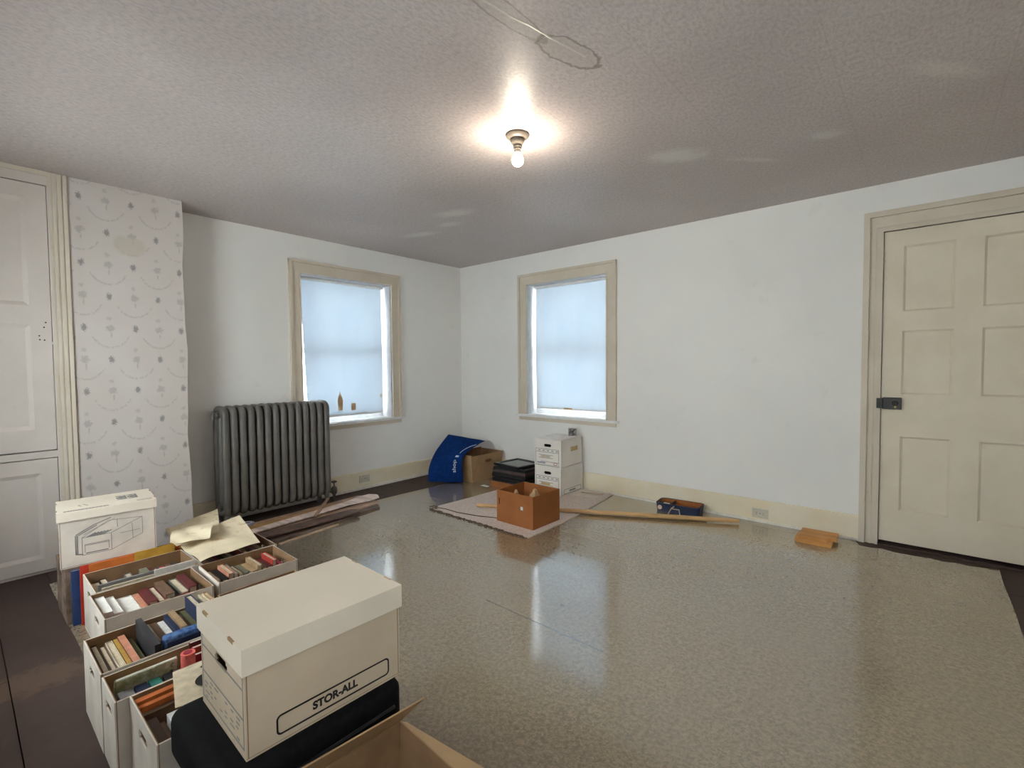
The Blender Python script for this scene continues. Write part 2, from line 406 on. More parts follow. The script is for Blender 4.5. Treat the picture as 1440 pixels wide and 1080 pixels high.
# ------------------------------------------------------------------ floor
fl = MB(); fl.box((-0.3, YB-0.3, -0.12), (XR+0.3, 0.3, -0.012))
floor = struct(obj('floor', fl, 'dark_gap'), 'dark brown painted board floor showing around the linoleum')
pw = 0.232; y = YB; k = 0
while y < 0:
    y1 = min(y + pw, 0.0)
    xs = [0.0, 1.55 if k % 2 else 2.75, XR]
    for a, b in zip(xs[:-1], xs[1:]):
        pb = MB(); pb.box((a+0.001, y+0.0018, -0.014), (b-0.001, y1-0.0018, random.uniform(-0.0012, 0)))
        obj('floor_board', pb, 'brown_floor_paint', floor)
    y = y1; k += 1
# the linoleum sheet, slightly ragged by the door
lp = [(0.50, -3.715)]
for i in range(1, 24): lp.append((0.5 + 4.12*i/24, -3.715 + random.uniform(-0.004, 0.004)))
lp += [(4.623, -3.70)]
for i in range(1, 16): lp.append((4.623 + random.uniform(-0.004, 0.004), -3.70 + 3.6*i/16))
lp += [(4.626, -0.075), (4.60, -0.085)]
x = 4.5
while x > 3.95: lp.append((x, -0.11 + random.uniform(-0.02, 0.015))); x -= 0.06
lp += [(3.93, -0.045)]
x = 3.8
while x > 2.1: lp.append((x, -0.03)); x -= 0.2
lp += [(1.9, -0.03), (1.3, -0.04), (0.9, -0.045), (0.52, -0.05)]
for i in range(1, 12): lp.append((0.50 + 0.02*math.sin(i), -0.05 - 3.6*i/12))
lino = MB(); lino.prism(lp, 0.0, 0.0025)
tag(obj('linoleum_sheet', lino, 'linoleum'), 'large speckled grey-green linoleum sheet covering most of the floor', 'linoleum')
FZ = 0.0025

# ------------------------------------------------------------------ walls and ceiling
T = 0.32
WA = (-1.975, -1.005, 0.69, 2.075)   # window in the left wall: y0 y1 z0 z1
WB = (1.02, 1.99, 0.70, 2.085)       # window in the right wall: x0 x1 z0 z1
b = MB()
b.box((-T, YB-0.3, -0.1), (0, WA[0], H)); b.box((-T, WA[1], -0.1), (0, 0.0, H))
b.box((-T, WA[0], -0.1), (0, WA[1], WA[2])); b.box((-T, WA[0], WA[3]), (0, WA[1], H))
struct(obj('wall_left', b, 'wall_paint'))
b = MB()
b.box((-T, 0, -0.1), (WB[0], T, H)); b.box((WB[0], 0, -0.1), (WB[1], T, WB[2])); b.box((WB[0], 0, WB[3]), (WB[1], T, H))
b.box((WB[1], 0, -0.1), (4.05, T, H)); b.box((4.05, 0, 2.082), (4.88, T, H)); b.box((4.88, 0, -0.1), (XR+0.3, T, H)); b.box((4.05, 0.07, -0.1), (4.88, T, 2.082))
struct(obj('wall_right', b, 'wall_paint'))
WC = (3.62, 4.36, 0.80, 1.92)        # two unseen windows added behind the camera for fill light: x0 x1 z0 z1
WD = (1.08, 2.18, 0.66, 1.76)
b = MB()
for x0, x1 in ((0, WD[0]), (WD[1], WC[0]), (WC[1], XR+0.3)): b.box((x0, YB-T, -0.1), (x1, YB, H))
for q in (WC, WD): b.box((q[0], YB-T, -0.1), (q[1], YB, q[2])); b.box((q[0], YB-T, q[3]), (q[1], YB, H))
struct(obj('wall_behind', b, 'wall_paint'))
b = MB(); b.box((XR, YB, -0.1), (XR+0.3, 0, H)); struct(obj('wall_side', b, 'wall_paint'))
b = MB(); b.box((-T, YB-0.3, H), (XR+0.3, T, H+0.12)); struct(obj('ceiling', b, 'ceiling_paper'))
# chimney breast with the papered front; slightly uneven right edge
b = MB()
nz = 16; vs = []; fs = []
for i in range(nz+1):
    z = H*i/nz; wob = 0.006*math.sin(i*0.9)+0.004*math.sin(i*2.3)
    vs += [(BX, BY1, z), (BX+0.002*math.sin(i), BY0+wob, z), (0, BY0+wob*0.4, z), (0, BY1, z)]
for i in range(nz):
    for j in range(4):
        a = i*4+j; d = i*4+(j+1) % 4; fs.append((a, d, d+4, a+4))
b.add(vs, fs); struct(obj('wall_chimney', b, 'wallpaper'), 'papered chimney breast with small grey sprigs')

# baseboards
def baseb(name, a, bb, axis):
    q = MB()
    if axis == 'y':
        q.box((0, a, 0), (0.018, bb, 0.168)); q.box((0, a, 0.168), (0.014, bb, 0.175))
        st = MB(); st.box((0.018, a, 0), (0.030, bb, 0.022))
    else:
        q.box((a, -0.018, 0), (bb, 0, 0.165)); q.box((a, -0.014, 0.165), (bb, 0, 0.172))
        st = MB(); st.box((a, -0.027, 0), (bb, -0.018, 0.018))
    o = struct(obj(name, q, 'baseboard_paint')); obj('shoe_strip', st, 'skirting_strip', o)
baseb('baseboard_left', BY0, -0.018, 'y')
baseb('baseboard_right', 0.0, 3.945, 'x')

# ------------------------------------------------------------------ windows
def window(name, axis, o0, o1, z0, z1):
    """axis 'y': in the left wall (x<=0 is outside); 'x': in the right wall (y>=0 is outside). d is depth into the wall, + into the room is negative d"""
    def P(t, d, z): return (-d, t, z) if axis == 'y' else ((t, d, z) if axis == 'x' else (t, YB-d, z))
    def bx(mb, t0, d0, za, t1, d1, zb): mb.box(P(t0, d0, za), P(t1, d1, zb))
    cw = 0.098
    cs = MB()
    bx(cs, o0-cw, -0.016, z0-0.01, o0, 0.0, z1); bx(cs, o1, -0.016, z0-0.01, o1+cw, 0.0, z1)
    bx(cs, o0-cw, -0.0165, z1, o1+cw, 0.0, z1+0.10)
    # raised back band and an inner bead
    for a, c in ((o0-cw-0.006, o0-cw+0.022), (o1+cw-0.022, o1+cw+0.006)): bx(cs, a, -0.030, z0-0.01, c, 0.0, z1+0.106)
    bx(cs, o0-cw-0.006, -0.0305, z1+0.084, o1+cw+0.006, 0.0, z1+0.108)
    for a, c in ((o0-0.012, o0+0.003), (o1-0.003, o1+0.012)): bx(cs, a, -0.021, z0-0.01, c, 0.0, z1+0.012)
    bx(cs, o0-0.012, -0.0212, z1-0.003, o1+0.012, 0.0, z1+0.012)
    w_ = struct(obj(name, cs, 'cream_trim'))
    sl = MB(); bx(sl, o0-cw-0.03, -0.045, z0-0.022, o1+cw+0.03, 0.0, z0); bx(sl, o0, 0.0, z0-0.022, o1, 0.20, z0+0.001)
    obj('window_sill', sl, 'window_white', w_)
    ap = MB(); bx(ap, o0-cw, -0.018, z0-0.062, o1+cw, 0.0, z0-0.022); obj('apron', ap, 'cream_trim', w_)
    # jamb linings
    jm = MB(); bx(jm, o0, 0.0, z0, o0+0.012, T, z1); bx(jm, o1-0.012, 0.0, z0, o1, T, z1); bx(jm, o0, 0.0, z1-0.012, o1, T, z1)
    bx(jm, o0, 0.150, z0-0.01, o1, T, z0+0.010)
    obj('jamb_lining', jm, 'jamb_paint', w_)
    zm = (z0+z1)/2 + 0.0
    for nm, d0, za, zb in (('upper_sash', 0.200, zm-0.02, z1-0.012), ('lower_sash', 0.158, z0+0.01, zm+0.025)):
        sh = MB(); a, c = o0+0.012, o1-0.012; f = 0.045
        bx(sh, a, d0, za, a+f, d0+0.035, zb); bx(sh, c-f, d0, za, c, d0+0.035, zb)
        bx(sh, a+f, d0, za, c-f, d0+0.035, za+f*(1.5 if nm == 'lower_sash' else 0.9)); bx(sh, a+f, d0, zb-f*0.9, c-f, d0+0.035, zb)
        so = obj(nm, sh, 'jamb_paint', w_)
        pn = MB(); bx(pn, a+f-0.004, d0+0.015, za+f*0.8, c-f+0.004, d0+0.018, zb-f*0.8); obj('pane', pn, 'glass_pane', so)
    return w_
window('window_1', 'y', *WA)
window('window_2', 'x', *WB)
window('added_window_3', 'b', *WC)  # unseen window, added to fill the faces turned towards the camera
window('added_window_4', 'b', *WD)  # unseen window, added to brighten the left side of the room

def shade(name, label, axis, t0, t1, zt, zb, d, taper=0.0, bow=0.01):
    def P(t, dd, z): return Vector((-dd, t, z)) if axis == 'y' else Vector((t, dd, z))
    r = thing(name, label, 'blind', P((t0+t1)/2, d, zb), group=None)
    base = P((t0+t1)/2, d, zb)
    def L(t, dd, z): return P(t, dd, z) - base
    q = MB()
    def f(u, v):
        z = zt + (zb-zt)*v
        a = t0 + taper*v**1.5; c = t1 - taper*0.12*v
        edge = (abs(2*u-1))**6
        return L(a+(c-a)*u, d - 0.004*math.sin(5*u+3*v) - bow*edge*math.sin(v*PI)*0.8, z)
    q.sheet(f, 18, 24, 0.0008); obj('shade_cloth', q, 'shade_cloth', r, smooth=True)
    q = MB(); q.tube([L(t0-0.006, d-0.012, zt+0.006), L(t1+0.004, d-0.012, zt+0.006)], 0.017, 14); obj('roller', q, 'window_white', r, smooth=True)
    q = MB(); q.tube([L(t1+0.004, d-0.012, zt+0.006), L(t1+0.020, d-0.012, zt+0.006)], 0.006, 8); obj('roller_pin', q, 'valve_metal', r)
    q = MB(); a = t0+taper; q.box(L(a, d-0.006, zb-0.004), L(t1-taper*0.12, d+0.004, zb+0.016)); obj('hem_bar', q, 'window_white', r)
    return r, L
sA, LA = shade('roller_shade', 'white roller shade with two brown tape patches above the radiator', 'y', -1.917, -1.046, 2.044, 0.738, 0.120, 0.050)
q = MB(); pts = [(-1.566,0.795),(-1.520,0.795),(-1.512,0.895),(-1.545,0.985),(-1.570,0.900)]
q.add([LA(t, 0.1095, z) for t, z in pts]+[LA(t, 0.1115, z) for t, z in pts], [tuple(range(5)), (9,8,7,6,5)]+[(i,(i+1)%5,(i+1)%5+5,i+5) for i in range(5)]); obj('tape_patch', q, 'backlit_tape', sA)
q = MB(); q.box(LA(-1.420, 0.1095, 0.787), LA(-1.372, 0.1115, 0.858)); obj('tape_patch', q, 'backlit_tape', sA)
q = MB(); q.box(LA(-1.085, 0.1095, 0.90), LA(-1.057, 0.1115, 0.935)); obj('pull_tab', q, 'outlet_plastic', sA)
sB, LB = shade('roller_shade', 'white roller shade behind the stacked white boxes', 'x', 1.058, 1.945, 2.054, 0.762, 0.120, 0.0, 0.010)
q = MB(); q.box(LB(1.42, 0.1085, 0.763), LB(1.52, 0.1125, 0.780)); obj('tape_patch', q, 'tan_tape', sB)

# ------------------------------------------------------------------ door with its casing
cs = MB()
cs.box((3.955, -0.016, 0), (4.05, 0, 2.085)); cs.box((4.88, -0.016, 0), (4.975, 0, 2.085)); cs.box((3.955, -0.0165, 2.082), (4.975, 0, 2.205))
cs.box((3.945, -0.036, 0), (3.978, 0, 2.215)); cs.box((4.952, -0.036, 0), (4.985, 0, 2.215)); cs.box((3.945, -0.0365, 2.182), (4.985, 0, 2.217))
cs.box((3.998, -0.022, 0), (4.012, 0, 2.120)); cs.box((3.998, -0.022, 2.112), (4.94, 0, 2.124))
cs.box((4.036, -0.024, 0), (4.05, 0.07, 2.095)); cs.box((4.88, -0.024, 0), (4.894, 0.07, 2.095)); cs.box((4.036, -0.0242, 2.082), (4.894, 0.07, 2.096))
struct(obj('trim_1', cs, 'cream_trim'))
D0, D1, DZ0, DZ1 = 4.053, 4.877, 0.032, 2.079
cols = [(4.155, 4.402), (4.530, 4.777)]; rows = [(0.245, 0.740), (1.015, 1.430), (1.555, 1.976)]
dm = MB(); yf, yk = -0.004, 0.034
for a, c in ((D0, 4.155), (4.402, 4.530), (4.777, D1)): dm.box((a, yf, DZ0), (c, yk, DZ1))
for a, c in cols:
    for z0, z1 in ((DZ0, 0.245), (0.740, 1.015), (1.430, 1.555), (1.976, DZ1)): dm.box((a, yf, z0), (c, yk, z1))
door = struct(obj('door_1', dm, 'door_paint'))
for a, c in cols:
    for z0, z1 in rows:
        pm = MB(); pm.box((a, 0.009, z0), (c, 0.026, z1))
        # sloped moulding round the recess
        w0 = 0.012
        pm.add([(a,yf+0.002,z0),(c,yf+0.002,z0),(c,yf+0.002,z1),(a,yf+0.002,z1),(a+w0,0.009,z0+w0),(c-w0,0.009,z0+w0),(c-w0,0.009,z1-w0),(a+w0,0.009,z1-w0)],
               [(0,1,5,4),(1,2,6,5),(2,3,7,6),(3,0,4,7)])
        obj('panel', pm, 'door_paint', door)
lk = MB(); lk.rbox((4.062, -0.030, 0.916), (4.160, yf, 0.993), 0.003); lk.box((4.030, -0.040, 0.922), (4.062, -0.024, 0.988))
lk = obj('rim_lock', lk, 'lock_iron', door)
kb = MB(); kb.lathe([(0.0,-0.038),(0.012,-0.036),(0.017,-0.024),(0.013,-0.010),(0.008,0.0)], 16)
kb.v = [(4.128+x, -0.030+z, 0.958+y) for x, y, z in kb.v]; obj('knob', kb, 'lock_iron', lk, smooth=True)
kh = MB(); kh.lathe([(0.0,-0.002),(0.006,-0.002),(0.006,0.0)], 12); kh.v = [(4.128+x, -0.030+z, 0.933+y) for x, y, z in kh.v]; obj('keyhole_cover', kh, 'brass', lk)
hd = MB(); hd.tube([(4.183, -0.014, 0.925), (4.183, -0.014, 0.955)], 0.012, 10)
th = MB(); th.box((4.05, -0.03, 0.0), (4.88, 0.07, 0.012)); obj('threshold', th, 'brown_floor_paint', door)

# ------------------------------------------------------------------ built-in cupboard beside the chimney breast
cup = thing('built_in_cupboard', 'cream built-in cupboard with panelled doors beside the papered chimney breast', 'cupboard', (0, -4.0, 0))
def cobj(name, mb, mat, parent=None, smooth=False):
    mb.v = [(x, y+4.0, z) for x, y, z in mb.v]; return obj(name, mb, mat, parent or cup, smooth)
CY0, CY1 = -4.27, -3.632
fr = MB()
fr.box((0, CY1, 0), (BX+0.004, BY1-0.0005, H)); fr.box((0, YB, 0), (BX+0.004, CY0, H)); fr.box((0, CY0, 2.318), (BX+0.004, CY1, H)); fr.box((0, CY0, 0), (0.06, CY1, 2.318))
fr.box((0.06, CY0, 0), (BX-0.01, CY1, 0.012)); fr.box((0.06, CY0, 0.695), (BX+0.002, CY1, 0.735))
cobj('frame', fr, 'cupboard_paint')
ml = MB()
for a, c, dpt in ((CY1+0.006, CY1+0.018, 0.007), (CY1+0.024, CY1+0.040, 0.009), (CY1+0.046, CY1+0.066, 0.012), (CY1+0.070, BY1, 0.016)):
    ml.box((BX, a, 0), (BX+dpt, c, H-0.002))
ml.box((BX, CY0, 2.372), (BX+0.012, CY1+0.006, H-0.001))
cobj('moulding', ml, 'cream_trim')
def cdoor(z0, z1, rows, pr):
    d = MB(); a, c = CY0+0.003, CY1-0.003; pl = -4.18; x0, x1 = BX-0.022, BX+0.004
    d.box((x0, a, z0), (x1, pl, z1)); d.box((x0, pr, z0), (x1, c, z1))
    zz = [z0] + [q for r in rows for q in r] + [z1]
    for i in range(0, len(zz), 2): d.box((x0, pl, zz[i]), (x1, pr, zz[i+1]))
    o = cobj('door', d, 'cupboard_paint')
    for r0, r1 in rows:
        p = MB(); p.box((x0+0.002, pl, r0), (x1-0.014, pr, r1))
        w0 = 0.022
        p.add([(x1-0.001,pl,r0),(x1-0.001,pr,r0),(x1-0.001,pr,r1),(x1-0.001,pl,r1),(x1-0.014,pl+w0,r0+w0),(x1-0.014,pr-w0,r0+w0),(x1-0.014,pr-w0,r1-w0),(x1-0.014,pl+w0,r1-w0)],
              [(0,1,5,4),(1,2,6,5),(2,3,7,6),(3,0,4,7)])
        cobj('panel', p, 'cupboard_paint', o)
    return o
ud = cdoor(0.742, 2.312, [(0.87, 1.49), (1.60, 2.225)], -3.726)
cdoor(0.020, 0.690, [(0.093, 0.608)], -3.708)
# catch plate and old screw holes on the upper door
q = MB(); q.box((BX+0.004, -3.650, 1.375), (BX+0.008, -3.618, 1.392)); cobj('catch', q, 'cupboard_paint', ud)
for yy, zz_ in ((-3.668, 1.476), (-3.660, 1.505), (-3.688, 1.402), (-3.668, 1.400), (-3.690, 1.425)):
    q = MB(); q.tube([(BX+0.0035, yy, zz_), (BX+0.0055, yy, zz_)], 0.0042, 8); cobj('screw_hole', q, 'dark_gap', ud)

# ------------------------------------------------------------------ ceiling light
lamp = thing('ceiling_light', 'bare lit bulb in a porcelain ceiling socket', 'light', (2.67, -2.12, H))
q = MB(); q.lathe([(0.0,-0.001),(0.058,-0.001),(0.060,-0.008),(0.054,-0.016),(0.040,-0.022),(0.034,-0.024)], 28); obj('canopy', q, 'porcelain', lamp, True)
q = MB(); q.lathe([(0.034,-0.022),(0.036,-0.034),(0.030,-0.046),(0.023,-0.052),(0.023,-0.064),(0.021,-0.066),(0.021,-0.076),(0.0,-0.076)], 24); obj('socket', q, 'porcelain', lamp, True)
q = MB(); q.lathe([(0.018,-0.074),(0.018,-0.090),(0.0175,-0.094)], 20); obj('bulb_collar', q, 'bulb_base', lamp, True)
q = MB(); prof = [(0.0165,-0.090)] + [(0.0165+(0.030-0.0165)*(0.5-0.5*math.cos(PI*i/8)), -0.090-0.038*i/8) for i in range(1, 9)] + [(0.030*math.cos(a*PI/16), -0.128-0.030*math.sin(a*PI/16)) for a in range(1, 9)]
q.lathe(prof, 24); obj('bulb', q, 'bulb_glow', lamp, True)

# ------------------------------------------------------------------ radiator (sections share one mesh)
RY, RP, NS = -2.702, 0.0625, 14
rad = thing('radiator', 'dark grey cast iron column radiator under the window', 'radiator', (0.17, RY+RP*6.5, 0))
def rsec():
    q = MB(); x0, x1 = -0.085, 0.085; z0, z1 = 0.105, 0.905; rr = 0.045
    path = []
    for (cx, cz, a0) in ((x1-rr, z1-rr, 90), (x1-rr, z0+rr, 0), (x0+rr, z0+rr, -90), (x0+rr, z1-rr, 180)):
        for i in range(6):
            a = math.radians(a0 - 90*i/5); path.append((cx+rr*math.cos(a), 0, cz+rr*math.sin(a)))
    path.append(path[0]); 
    n = 12; q.tube(path, 0.0265, n, cap=False)
    q.tube([(0, 0, z0), (0, 0, z1)], 0.024, n)
    for z in (0.15, 0.86): q.tube([(0, -RP/2, z), (0, RP/2, z)], 0.027, 12)
    return q
sm_ = None
for i in range(NS):
    if sm_ is None: so = obj('section', rsec(), 'radiator_paint', rad, True); sm_ = so.data
    else:
        so = bpy.data.objects.new('section', sm_); COL.objects.link(so); so.parent = rad
    so.location = (0, RP*(i-6.5), 0)
for i in (0, NS-1):
    for xx in (-0.066, 0.066):
        q = MB(); q.tube([(xx, RP*(i-6.5), 0.13), (xx, RP*(i-6.5), 0.05), (xx*1.05, RP*(i-6.5), 0.0)], [0.024, 0.018, 0.024], 10); obj('leg', q, 'radiator_paint', rad, True)
q = MB(); yl = RP*(-6.5)-RP/2; q.tube([(0.02, yl, 0.85), (0.02, yl-0.035, 0.85)], 0.010, 10); q.tube([(0.02, yl-0.028, 0.835), (0.02, yl-0.028, 0.885)], 0.012, 10); q.tube([(0.0, yl-0.028, 0.890), (0.04, yl-0.028, 0.893)], 0.005, 8)
obj('air_valve', q, 'radiator_paint', rad, True)
yr = RP*6.5+RP/2
q = MB(); q.tube([(0, yr-0.01, 0.10), (0, yr+0.07, 0.10)], 0.016, 12); q.tube([(0, yr+0.03, 0.10), (0, yr+0.045, 0.10)], 0.024, 6); q.tube([(0, yr+0.075, 0.0), (0, yr+0.075, 0.055), (0, yr+0.075, 0.07), (0, yr+0.075, 0.115), (0, yr+0.075, 0.13)], [0.013, 0.013, 0.026, 0.026, 0.014], 12)
q.tube([(0, yr+0.075, 0.12), (0, yr+0.075, 0.170)], 0.006, 8)
v = obj('valve', q, 'valve_metal', rad, True)
q = MB(); q.lathe([(0.0, 0.168), (0.022, 0.166), (0.027, 0.172), (0.022, 0.179), (0.0, 0.180)], 16, (0, yr+0.075, 0)); obj('valve_handle', q, 'valve_metal', v, True)

# ------------------------------------------------------------------ outlets on the baseboards
def outlet(label, P):
    o = thing('wall_outlet', label, 'outlet', P(0, 0, 0))
    b0 = Vector(P(0, 0, 0))
    def L(t, d, z): return Vector(P(t, d, z)) - b0
    q = MB(); q.box(L(-0.057, 0, -0.036), L(0.057, 0.006, 0.036)); pl = obj('cover_plate', q, 'outlet_plastic', o)
    for s in (-1, 1):
        q = MB(); q.box(L(s*0.024-0.016, 0.006, -0.014), L(s*0.024+0.016, 0.008, 0.014)); rc = obj('receptacle', q, 'outlet_plastic', o)
        q = MB()
        for dz in (-0.006, 0.006): q.box(L(s*0.024-0.005, 0.008, dz-0.0012), L(s*0.024+0.004, 0.0085, dz+0.0012))
        obj('slot', q, 'outlet_slot', rc)
    q = MB(); q.box(L(-0.003, 0.006, -0.003), L(0.003, 0.0075, 0.003)); obj('screw', q, 'outlet_slot', o)
outlet('beige duplex outlet on the baseboard beside the radiator', lambda t, d, z: (0.018+d, -1.372+t, 0.104+z))
outlet('beige duplex outlet on the baseboard near the wood scraps', lambda t, d, z: (3.328+t, -0.018-d, 0.070+z))

# ------------------------------------------------------------------ printing helpers
def text_mb(s, size, depth=0.0005, bold=0.0):
    cu = bpy.data.curves.new('txt', 'FONT'); cu.body = s; cu.size = size; cu.extrude = depth/2; cu.offset = bold; cu.align_x = 'CENTER'; cu.align_y = 'CENTER'
    ob = bpy.data.objects.new('txt', cu); COL.objects.link(ob)
    dg = bpy.context.evaluated_depsgraph_get(); me = bpy.data.meshes.new_from_object(ob.evaluated_get(dg))
    q = MB(); q.add([v.co.copy() for v in me.vertices], [tuple(p.vertices) for p in me.polygons])
    bpy.data.objects.remove(ob, do_unlink=True); bpy.data.curves.remove(cu); bpy.data.meshes.remove(me)
    return q
def place(q, O, U, V):
    O, U, V = Vector(O), Vector(U).normalized(), Vector(V).normalized(); N = U.cross(V)
    q.v = [tuple(O + U*x + V*y + N*z) for x, y, z in q.v]; return q
def strokes(segs, wd, th=0.0006):
    q = MB()
    for (x0, y0), (x1, y1) in segs:
        d = Vector((x1-x0, y1-y0, 0)); 
        if d.length < 1e-6: continue
        n = Vector((-d.y, d.x, 0)).normalized() * wd/2; e = d.normalized()*wd*0.4
        a, b_ = Vector((x0, y0, 0))-e, Vector((x1, y1, 0))+e
        q.prism([(a+n)[:2], (a-n)[:2], (b_-n)[:2], (b_+n)[:2]], 0, th)
    return q
def loop(pts): return [(pts[i], pts[(i+1) % len(pts)]) for i in range(len(pts))]
def rrect(x0, y0, x1, y1, r, n=4):
    out = []
    for cx, cy, a0 in ((x1-r, y1-r, 0), (x0+r, y1-r, 90), (x0+r, y0+r, 180), (x1-r, y0+r, 270)):
        for i in range(n+1):
            a = math.radians(a0+90*i/n); out.append((cx+r*math.cos(a), cy+r*math.sin(a)))
    return out

# ------------------------------------------------------------------ cartons: length along local y, width along local x
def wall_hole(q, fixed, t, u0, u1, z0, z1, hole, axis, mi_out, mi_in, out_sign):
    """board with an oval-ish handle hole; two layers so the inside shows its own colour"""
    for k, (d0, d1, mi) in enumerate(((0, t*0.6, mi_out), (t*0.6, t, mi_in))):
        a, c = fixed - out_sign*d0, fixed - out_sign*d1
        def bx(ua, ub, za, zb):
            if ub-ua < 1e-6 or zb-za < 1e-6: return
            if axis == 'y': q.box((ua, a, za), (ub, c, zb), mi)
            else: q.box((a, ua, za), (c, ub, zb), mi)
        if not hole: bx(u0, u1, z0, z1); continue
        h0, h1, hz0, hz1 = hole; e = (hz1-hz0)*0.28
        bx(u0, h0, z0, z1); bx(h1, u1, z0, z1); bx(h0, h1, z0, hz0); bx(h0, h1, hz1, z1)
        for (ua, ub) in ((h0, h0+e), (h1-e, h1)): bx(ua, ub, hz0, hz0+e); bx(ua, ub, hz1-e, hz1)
def carton_body(Wd, Ld, Ht, hole=True, t=0.006, hz=None):
    q = MB(); x0, x1, y0, y1 = -Wd/2, Wd/2, -Ld/2, Ld/2
    q.box((x0, y0, 0), (x1, y1, 0.004), 0); q.box((x0+0.001, y0+0.001, 0.004), (x1-0.001, y1-0.001, 0.006), 1)
    hz = hz or Ht*0.78
    hl = (-0.042, 0.042, hz-0.014, hz+0.014) if hole else None
    wall_hole(q, y0, t, x0, x1, 0.006, Ht, hl, 'y', 0, 1, -1); wall_hole(q, y1, t, x0, x1, 0.006, Ht, hl, 'y', 0, 1, 1)
    wall_hole(q, x0, t, y0+t, y1-t, 0.006, Ht, None, 'x', 0, 1, -1); wall_hole(q, x1, t, y0+t, y1-t, 0.006, Ht, None, 'x', 0, 1, 1)
    return q
def carton(label, cx, cy, Wd, Ld, Ht, z=FZ, rz=0.0, out='white_board_old', inn='kraft_inside', hole=True, name='storage_carton', group=None):
    o = thing(name, label, 'box', (cx, cy, z), rz, group)
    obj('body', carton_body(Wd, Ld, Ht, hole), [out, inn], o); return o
def lid(parent, Wd, Ld, z, drop=0.062, mat='lid_board', slots=True, over=0.0065):
    q = MB(); x0, x1, y0, y1 = -Wd/2-over, Wd/2+over, -Ld/2-over, Ld/2+over; t = 0.0035
    q.box((x0, y0, z-t), (x1, y1, z)); 
    for a in ((x0, x0+t), (x1-t, x1)): q.box((a[0], y0, z-drop), (a[1], y1, z-t))
    for a in ((y0, y0+t), (y1-t, y1)): q.box((x0+t, a[0], z-drop), (x1-t, a[1], z-t))
    l = obj('lid', q, mat, parent)
    if slots:
        for sy in (y0, y1):
            for fx in (-0.30, 0.30):
                k = MB(); w_ = Wd*0.11; k.box((Wd*fx-w_/2, sy-0.0006, z-0.006), (Wd*fx+w_/2, sy+0.0006, z+0.0008)); k.box((Wd*fx-w_/2, sy-(0.0 if sy > 0 else -0.0), z-0.0002), (Wd*fx+w_/2, sy+(-0.004 if sy > 0 else 0.004), z+0.0006))
                obj('tab_slot', k, 'kraft', l)
    return l
# the near, big lidded box
bigZ = 0.352
big = thing('storage_box', 'large white lidded storage box marked STOR-ALL standing on the black bag', 'box', (2.9964, -3.4413, bigZ), -0.02)
BW, BL, BH = 0.300, 0.405, 0.258
obj('body', carton_body(BW, BL, BH-0.004, True, hz=0.165), ['white_board', 'kraft_inside'], big)
lid(big, BW, BL, BH)
xf = BW/2 + 0.0002
q = place(strokes(loop(rrect(-0.135, -0.019, 0.165, 0.025, 0.010)), 0.0042), (xf, 0, 0.040), (0, 1, 0), (0, 0, 1)); obj('printed_border', q, 'ink_black', big)
q = place(text_mb('STOR-ALL', 0.027, bold=0.0012), (xf, 0.010, 0.043), (0, 1, 0), (0, 0, 1)); q.v = [tuple(v) for v in q.v]; obj('lettering', q, 'ink_black', big)
# faint form printed on the short end
segs = [((-0.135, 0.185), (-0.10, 0.193)), ((-0.10, 0.193), (0.10, 0.193)), ((0.10, 0.193), (0.135, 0.185)), ((-0.135, 0.158), (0.135, 0.158)), ((-0.135, 0.090), (0.135, 0.090)), ((-0.135, 0.022), (0.135, 0.022)), ((-0.14, 0.022), (-0.14, 0.185)), ((0.14, 0.022), (0.14, 0.185))]
q = place(strokes(segs, 0.004), (0, -BL/2-0.0002, 0), (1, 0, 0), (0, 0, 1)); obj('printed_form', q, 'ink_grey', big)
segs = [((x_, 0.078-0.012*(j)), (x_+random.uniform(0.010, 0.026), 0.078-0.012*j)) for j in range(5) for x_ in [-0.125+0.036*i+random.uniform(0, 0.008) for i in range(7)] if random.random() < 0.75]
q = place(strokes(segs, 0.0035), (0, -BL/2-0.0002, 0), (1, 0, 0), (0, 0, 1)); obj('small_print', q, 'ink_grey', big)['kind'] = 'stuff'

# black bag under it
bag = thing('laptop_bag', 'black nylon bag lying flat under the large lidded box', 'bag', (2.978, -3.475, 0.2185))
q = MB(); q.rbox((-0.182, -0.235, 0.0), (0.190, 0.235, 0.1325), 0.034, 4)
q.v = [(x_, y_, z_ + (0.004*math.sin(9*x_+4*y_) if 0.03 < z_ < 0.10 else 0)) for x_, y_, z_ in q.v]
bb = obj('bag_body', q, 'black_nylon', bag, True)
for zx in (-0.184, 0.192):
    q = MB(); q.tube([(zx, -0.20, 0.066), (zx, 0.20, 0.066)], 0.004, 8); obj('zip', q, 'frame_black', bag)
# carton carrying the bag
carton('grimy carton carrying the black bag', 2.99, -3.46, 0.30, 0.40, 0.215, out='kraft_grimy')

# ------------------------------------------------------------------ rear lidded box on a grimy carton, with albums beside it
low = carton('grimy brown carton under the white lidded box by the cupboard', 1.035, -3.535, 0.30, 0.37, 0.268, out='kraft_grimy', inn='kraft_inside')
RZ = 0.268 + FZ
rb = thing('storage_box', 'white lidded box printed with a drawing of a box, beside the papered wall', 'box', (1.040, -3.535, RZ), -0.10)
RW, RL_, RH = 0.292, 0.372, 0.270
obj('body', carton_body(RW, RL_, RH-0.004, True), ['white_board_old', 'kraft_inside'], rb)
lid(rb, RW, RL_, RH, drop=0.042, mat='lid_board')
xf = RW/2 + 0.0002
def onface(q): return place(q, (xf, 0, 0), (0, 1, 0), (0, 0, 1))
def onlid(q): return place(q, (0, 0, RH+0.0002), (0, 1, 0), (-1, 0, 0))
